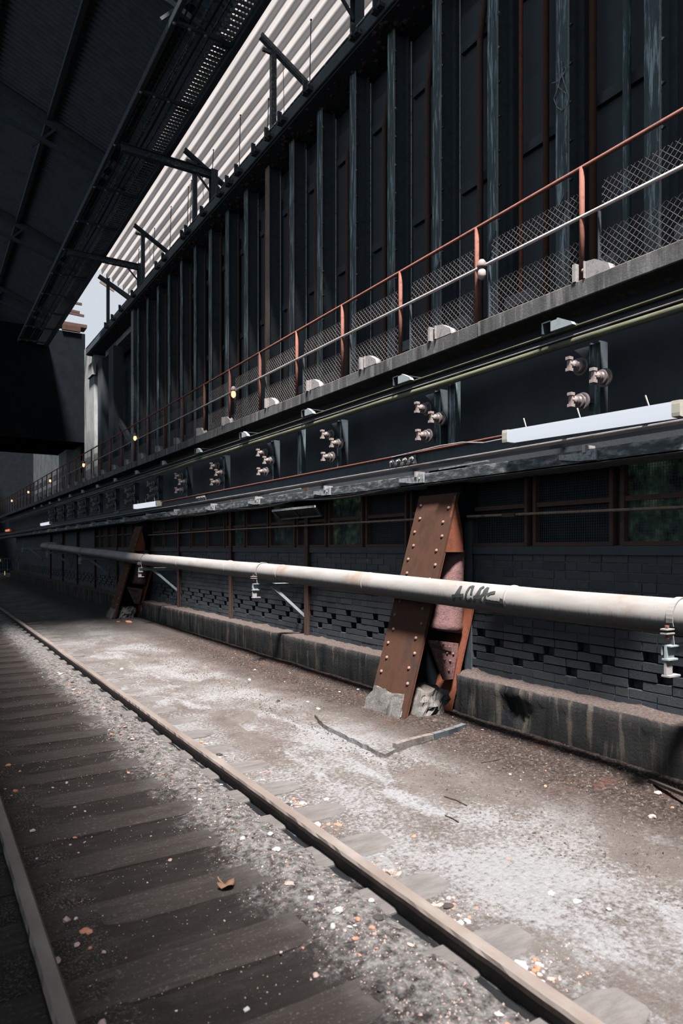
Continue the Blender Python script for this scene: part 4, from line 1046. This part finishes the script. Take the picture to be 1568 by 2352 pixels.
pxchip(1324, 2072, .023, 'lime', 'white_stone', 'white rounded stone on bare ground, the nearer of a close pair')
pxchip(1398, 2090, .017, 'lime', 'white_stone', 'small white stone alone a little beyond the pair of white stones')
pxchip(1252, 1806, .018, 'orange', 'brick_chip', 'single bright orange chip on soil before the broken plinth', 'chip')
pxchip(1168, 1975, .014, 'orange', 'brick_chip', 'small orange chip alone on the sandy ground', 'chip')
pxchip(951, 1921, .018, 'orange', 'brick_chip', 'small orange chip alone on the grey sand beyond the sleeper ends', 'chip')
pxchip(296, 1428, .075, 'orange', 'brick_lump', 'larger vivid orange brick lump by the farther buttress', 'brick')
pxchip(271, 1428, .050, 'orange', 'brick_lump', 'smaller vivid orange brick lump by the farther buttress', 'brick')
pxchip(280, 1537, .030, 'lime', 'white_stone', 'white stone on the pale ground midway along the rail')
pxchip(458, 1942, .030, 'pinkish', 'brick_chip', 'pink brick piece lying on a dark sleeper', 'chip')
pxchip(165, 1660, .028, 'cinder', 'dark_stone', 'grey brown stone on the sleepers between the rails')
pxchip(1510, 1818, .028, 'pinkish', 'pale_shard', 'pale shard leaning at the dark foot of the plinth', 'shard')
pxchip(945, 1630, .05, 'orange', 'brick_lump', 'orange brick lump against the concrete foot of the near buttress', 'brick')
# dry leaf
p = P(520, 2037, Z=-.085); lf = thing('dry_leaf', p, 'curled brown dry leaf lying on a sleeper', 'leaf')
m = MB(); n = 14; out = [Vector((math.cos(2*math.pi*k/n)*.042*(1+.28*math.sin(5*2*math.pi*k/n)), math.sin(2*math.pi*k/n)*.032*(1+.25*math.cos(4*2*math.pi*k/n)), .012 + .014*math.sin(3*2*math.pi*k/n))) for k in range(n)]
m.add([p + Vector((0,0,.004))] + [p + v for v in out] + [p + Vector((0,0,.007))] + [p + v + Vector((0,0,.003)) for v in out],
      [(0, 1+(k+1) % n, 1+k) for k in range(n)] + [(n+1, n+2+k, n+2+(k+1) % n) for k in range(n)] + [(1+k, 1+(k+1) % n, n+2+(k+1) % n, n+2+k) for k in range(n)])
m.build('blade', 'leaf', lf, True)
MB().tube([p + Vector((-.01,.02,.01)), p + Vector((-.02,.05,.02)), p + Vector((-.02,.065,.028))], .004, 6).build('stalk', 'leaf', lf)
for i, (a, b, c) in enumerate((((1020,1828),(1048,1838),(1072,1848)), ((1022,1868),(1038,1876),(1053,1885)), ((1105,1758),(1130,1756),(1155,1752)))):
    pts = [P(*q, Z=-.07) for q in (a, b, c)]; pts = [Vector((q.x, q.y, ground(q.x, q.y) + .006)) for q in pts]
    tag(MB().tube(pts, .0035, 6).build('twig', 'twig' if i < 3 else 'lime'), ['thin curved black twig on the sandy ground', 'short straight twig near the curved twig', 'dark twig on the soil before the near plinth', 'pale bent splinter on the sandy ground'][i], 'twig')
a, b = P(1492, 1802, Z=-.04), P(1568, 1850, Z=.0)
tag(MB().bar(a + Vector((0,0,.03)), b + Vector((.1,0,.03)), .03, .02).build('loose_plank', 'twig'), 'short loose plank lying in the shade at the plinth foot', 'plank')  # dark colour stands in for the shade at the plinth
# loose gravel nobody could count
gv = MB()
def grit(n, fx, fy, s0, s1):
    for i in range(n):
        x, y = fx(), fy(); s = random.uniform(s0, s1); z = ground(x, y); a = random.random()*6.3
        v = [Vector((x + s*math.cos(a + 2.1*k)*random.uniform(.6,1.1), y + s*math.sin(a + 2.1*k)*random.uniform(.6,1.1), z - .001)) for k in range(3)] + [Vector((x + random.uniform(-.4,.4)*s, y + random.uniform(-.4,.4)*s, z + s*random.uniform(.5, 1.0)))]
        gv.add(v, [(0,1,3), (1,2,3), (2,0,3)])
grit(5200, lambda: min(1.89, random.gauss(1.64, .12)), lambda: .9 + 11*random.random()**1.6, .003, .009)
grit(900, lambda: 2.0 + abs(random.gauss(0, .2)), between, .003, .008)
tag(gv.build('pale_gravel', 'pinkish'), 'pale grit along both sides of the worn taupe rail', 'gravel', None, 'stuff')
gv = MB()
grit(7000, lambda: random.uniform(3.0, 4.55), lambda: 1.6 + 11*random.random()**1.3, .004, .016)
tag(gv.build('soil_grit', 'soil'), 'dark crumbly grit in front of the plinth', 'gravel', None, 'stuff')
gv = MB(); grit(2600, lambda: random.uniform(.45, 1.5), lambda: 1.0 + 9*random.random()**1.5, .002, .006)
tag(gv.build('bed_grit', 'pinkish'), 'fine grit strewn over the sleepers between rails', 'gravel', None, 'stuff')

# ------------------------------------------------------------------ light and camera
wd = bpy.data.worlds.new('sky'); bpy.context.scene.world = wd; wd.use_nodes = True
wt = wd.node_tree; bg = wt.nodes['Background']; bg.inputs[0].default_value = (.66, .84, 1.0, 1)
# hazy sky: brightest low over the far end of the hall, dull elsewhere
tc = wt.nodes.new('ShaderNodeTexCoord'); dp = wt.nodes.new('ShaderNodeVectorMath'); dp.operation = 'DOT_PRODUCT'
wt.links.new(tc.outputs['Generated'], dp.inputs[0]); dp.inputs[1].default_value = Vector((.227, 1.036, .345)).normalized()
mr = wt.nodes.new('ShaderNodeMapRange'); mr.interpolation_type = 'SMOOTHSTEP'; wt.links.new(dp.outputs['Value'], mr.inputs[0])
mr.inputs[1].default_value = .90; mr.inputs[2].default_value = .975; mr.inputs[3].default_value = .43; mr.inputs[4].default_value = .84
wt.links.new(mr.outputs[0], bg.inputs[1])
mc = wt.nodes.new('ShaderNodeMapRange'); wt.links.new(dp.outputs['Value'], mc.inputs[0]); mc.inputs[1].default_value = .90; mc.inputs[2].default_value = .975
cr = wt.nodes.new('ShaderNodeValToRGB'); cr.color_ramp.elements[0].color = (.74, .87, 1.0, 1); cr.color_ramp.elements[1].color = (.76, .82, .90, 1)
wt.links.new(mc.outputs[0], cr.inputs[0]); wt.links.new(cr.outputs[0], bg.inputs[0])
sd = bpy.data.lights.new('sun', 'SUN'); sd.energy = 11.0; sd.angle = math.radians(8); sd.color = (1.0, .955, .93)
so = bpy.data.objects.new('sun', sd); C.objects.link(so); so.location = (0, 0, 20)
so.rotation_euler = Vector((.24, .42, -1)).to_track_quat('-Z', 'Y').to_euler()
cam = bpy.data.cameras.new('camera'); co = bpy.data.objects.new('camera', cam); C.objects.link(co)
co.location = EYE; co.rotation_euler = (math.pi/2, 0, -TH)
cam.sensor_fit = 'AUTO'; cam.sensor_width = 36; cam.lens = 36*F_/2352; cam.shift_y = (HY-1176)/2352; cam.clip_start = .05; cam.clip_end = 300
cam.dof.use_dof = True; cam.dof.focus_distance = 7.5; cam.dof.aperture_fstop = 2.8
sc = bpy.context.scene; sc.camera = co
sc.view_settings.view_transform = 'Standard'; sc.view_settings.look = 'None'; sc.view_settings.exposure = 0; sc.view_settings.gamma = 1
sc.cycles.max_bounces = 4; sc.cycles.diffuse_bounces = 0
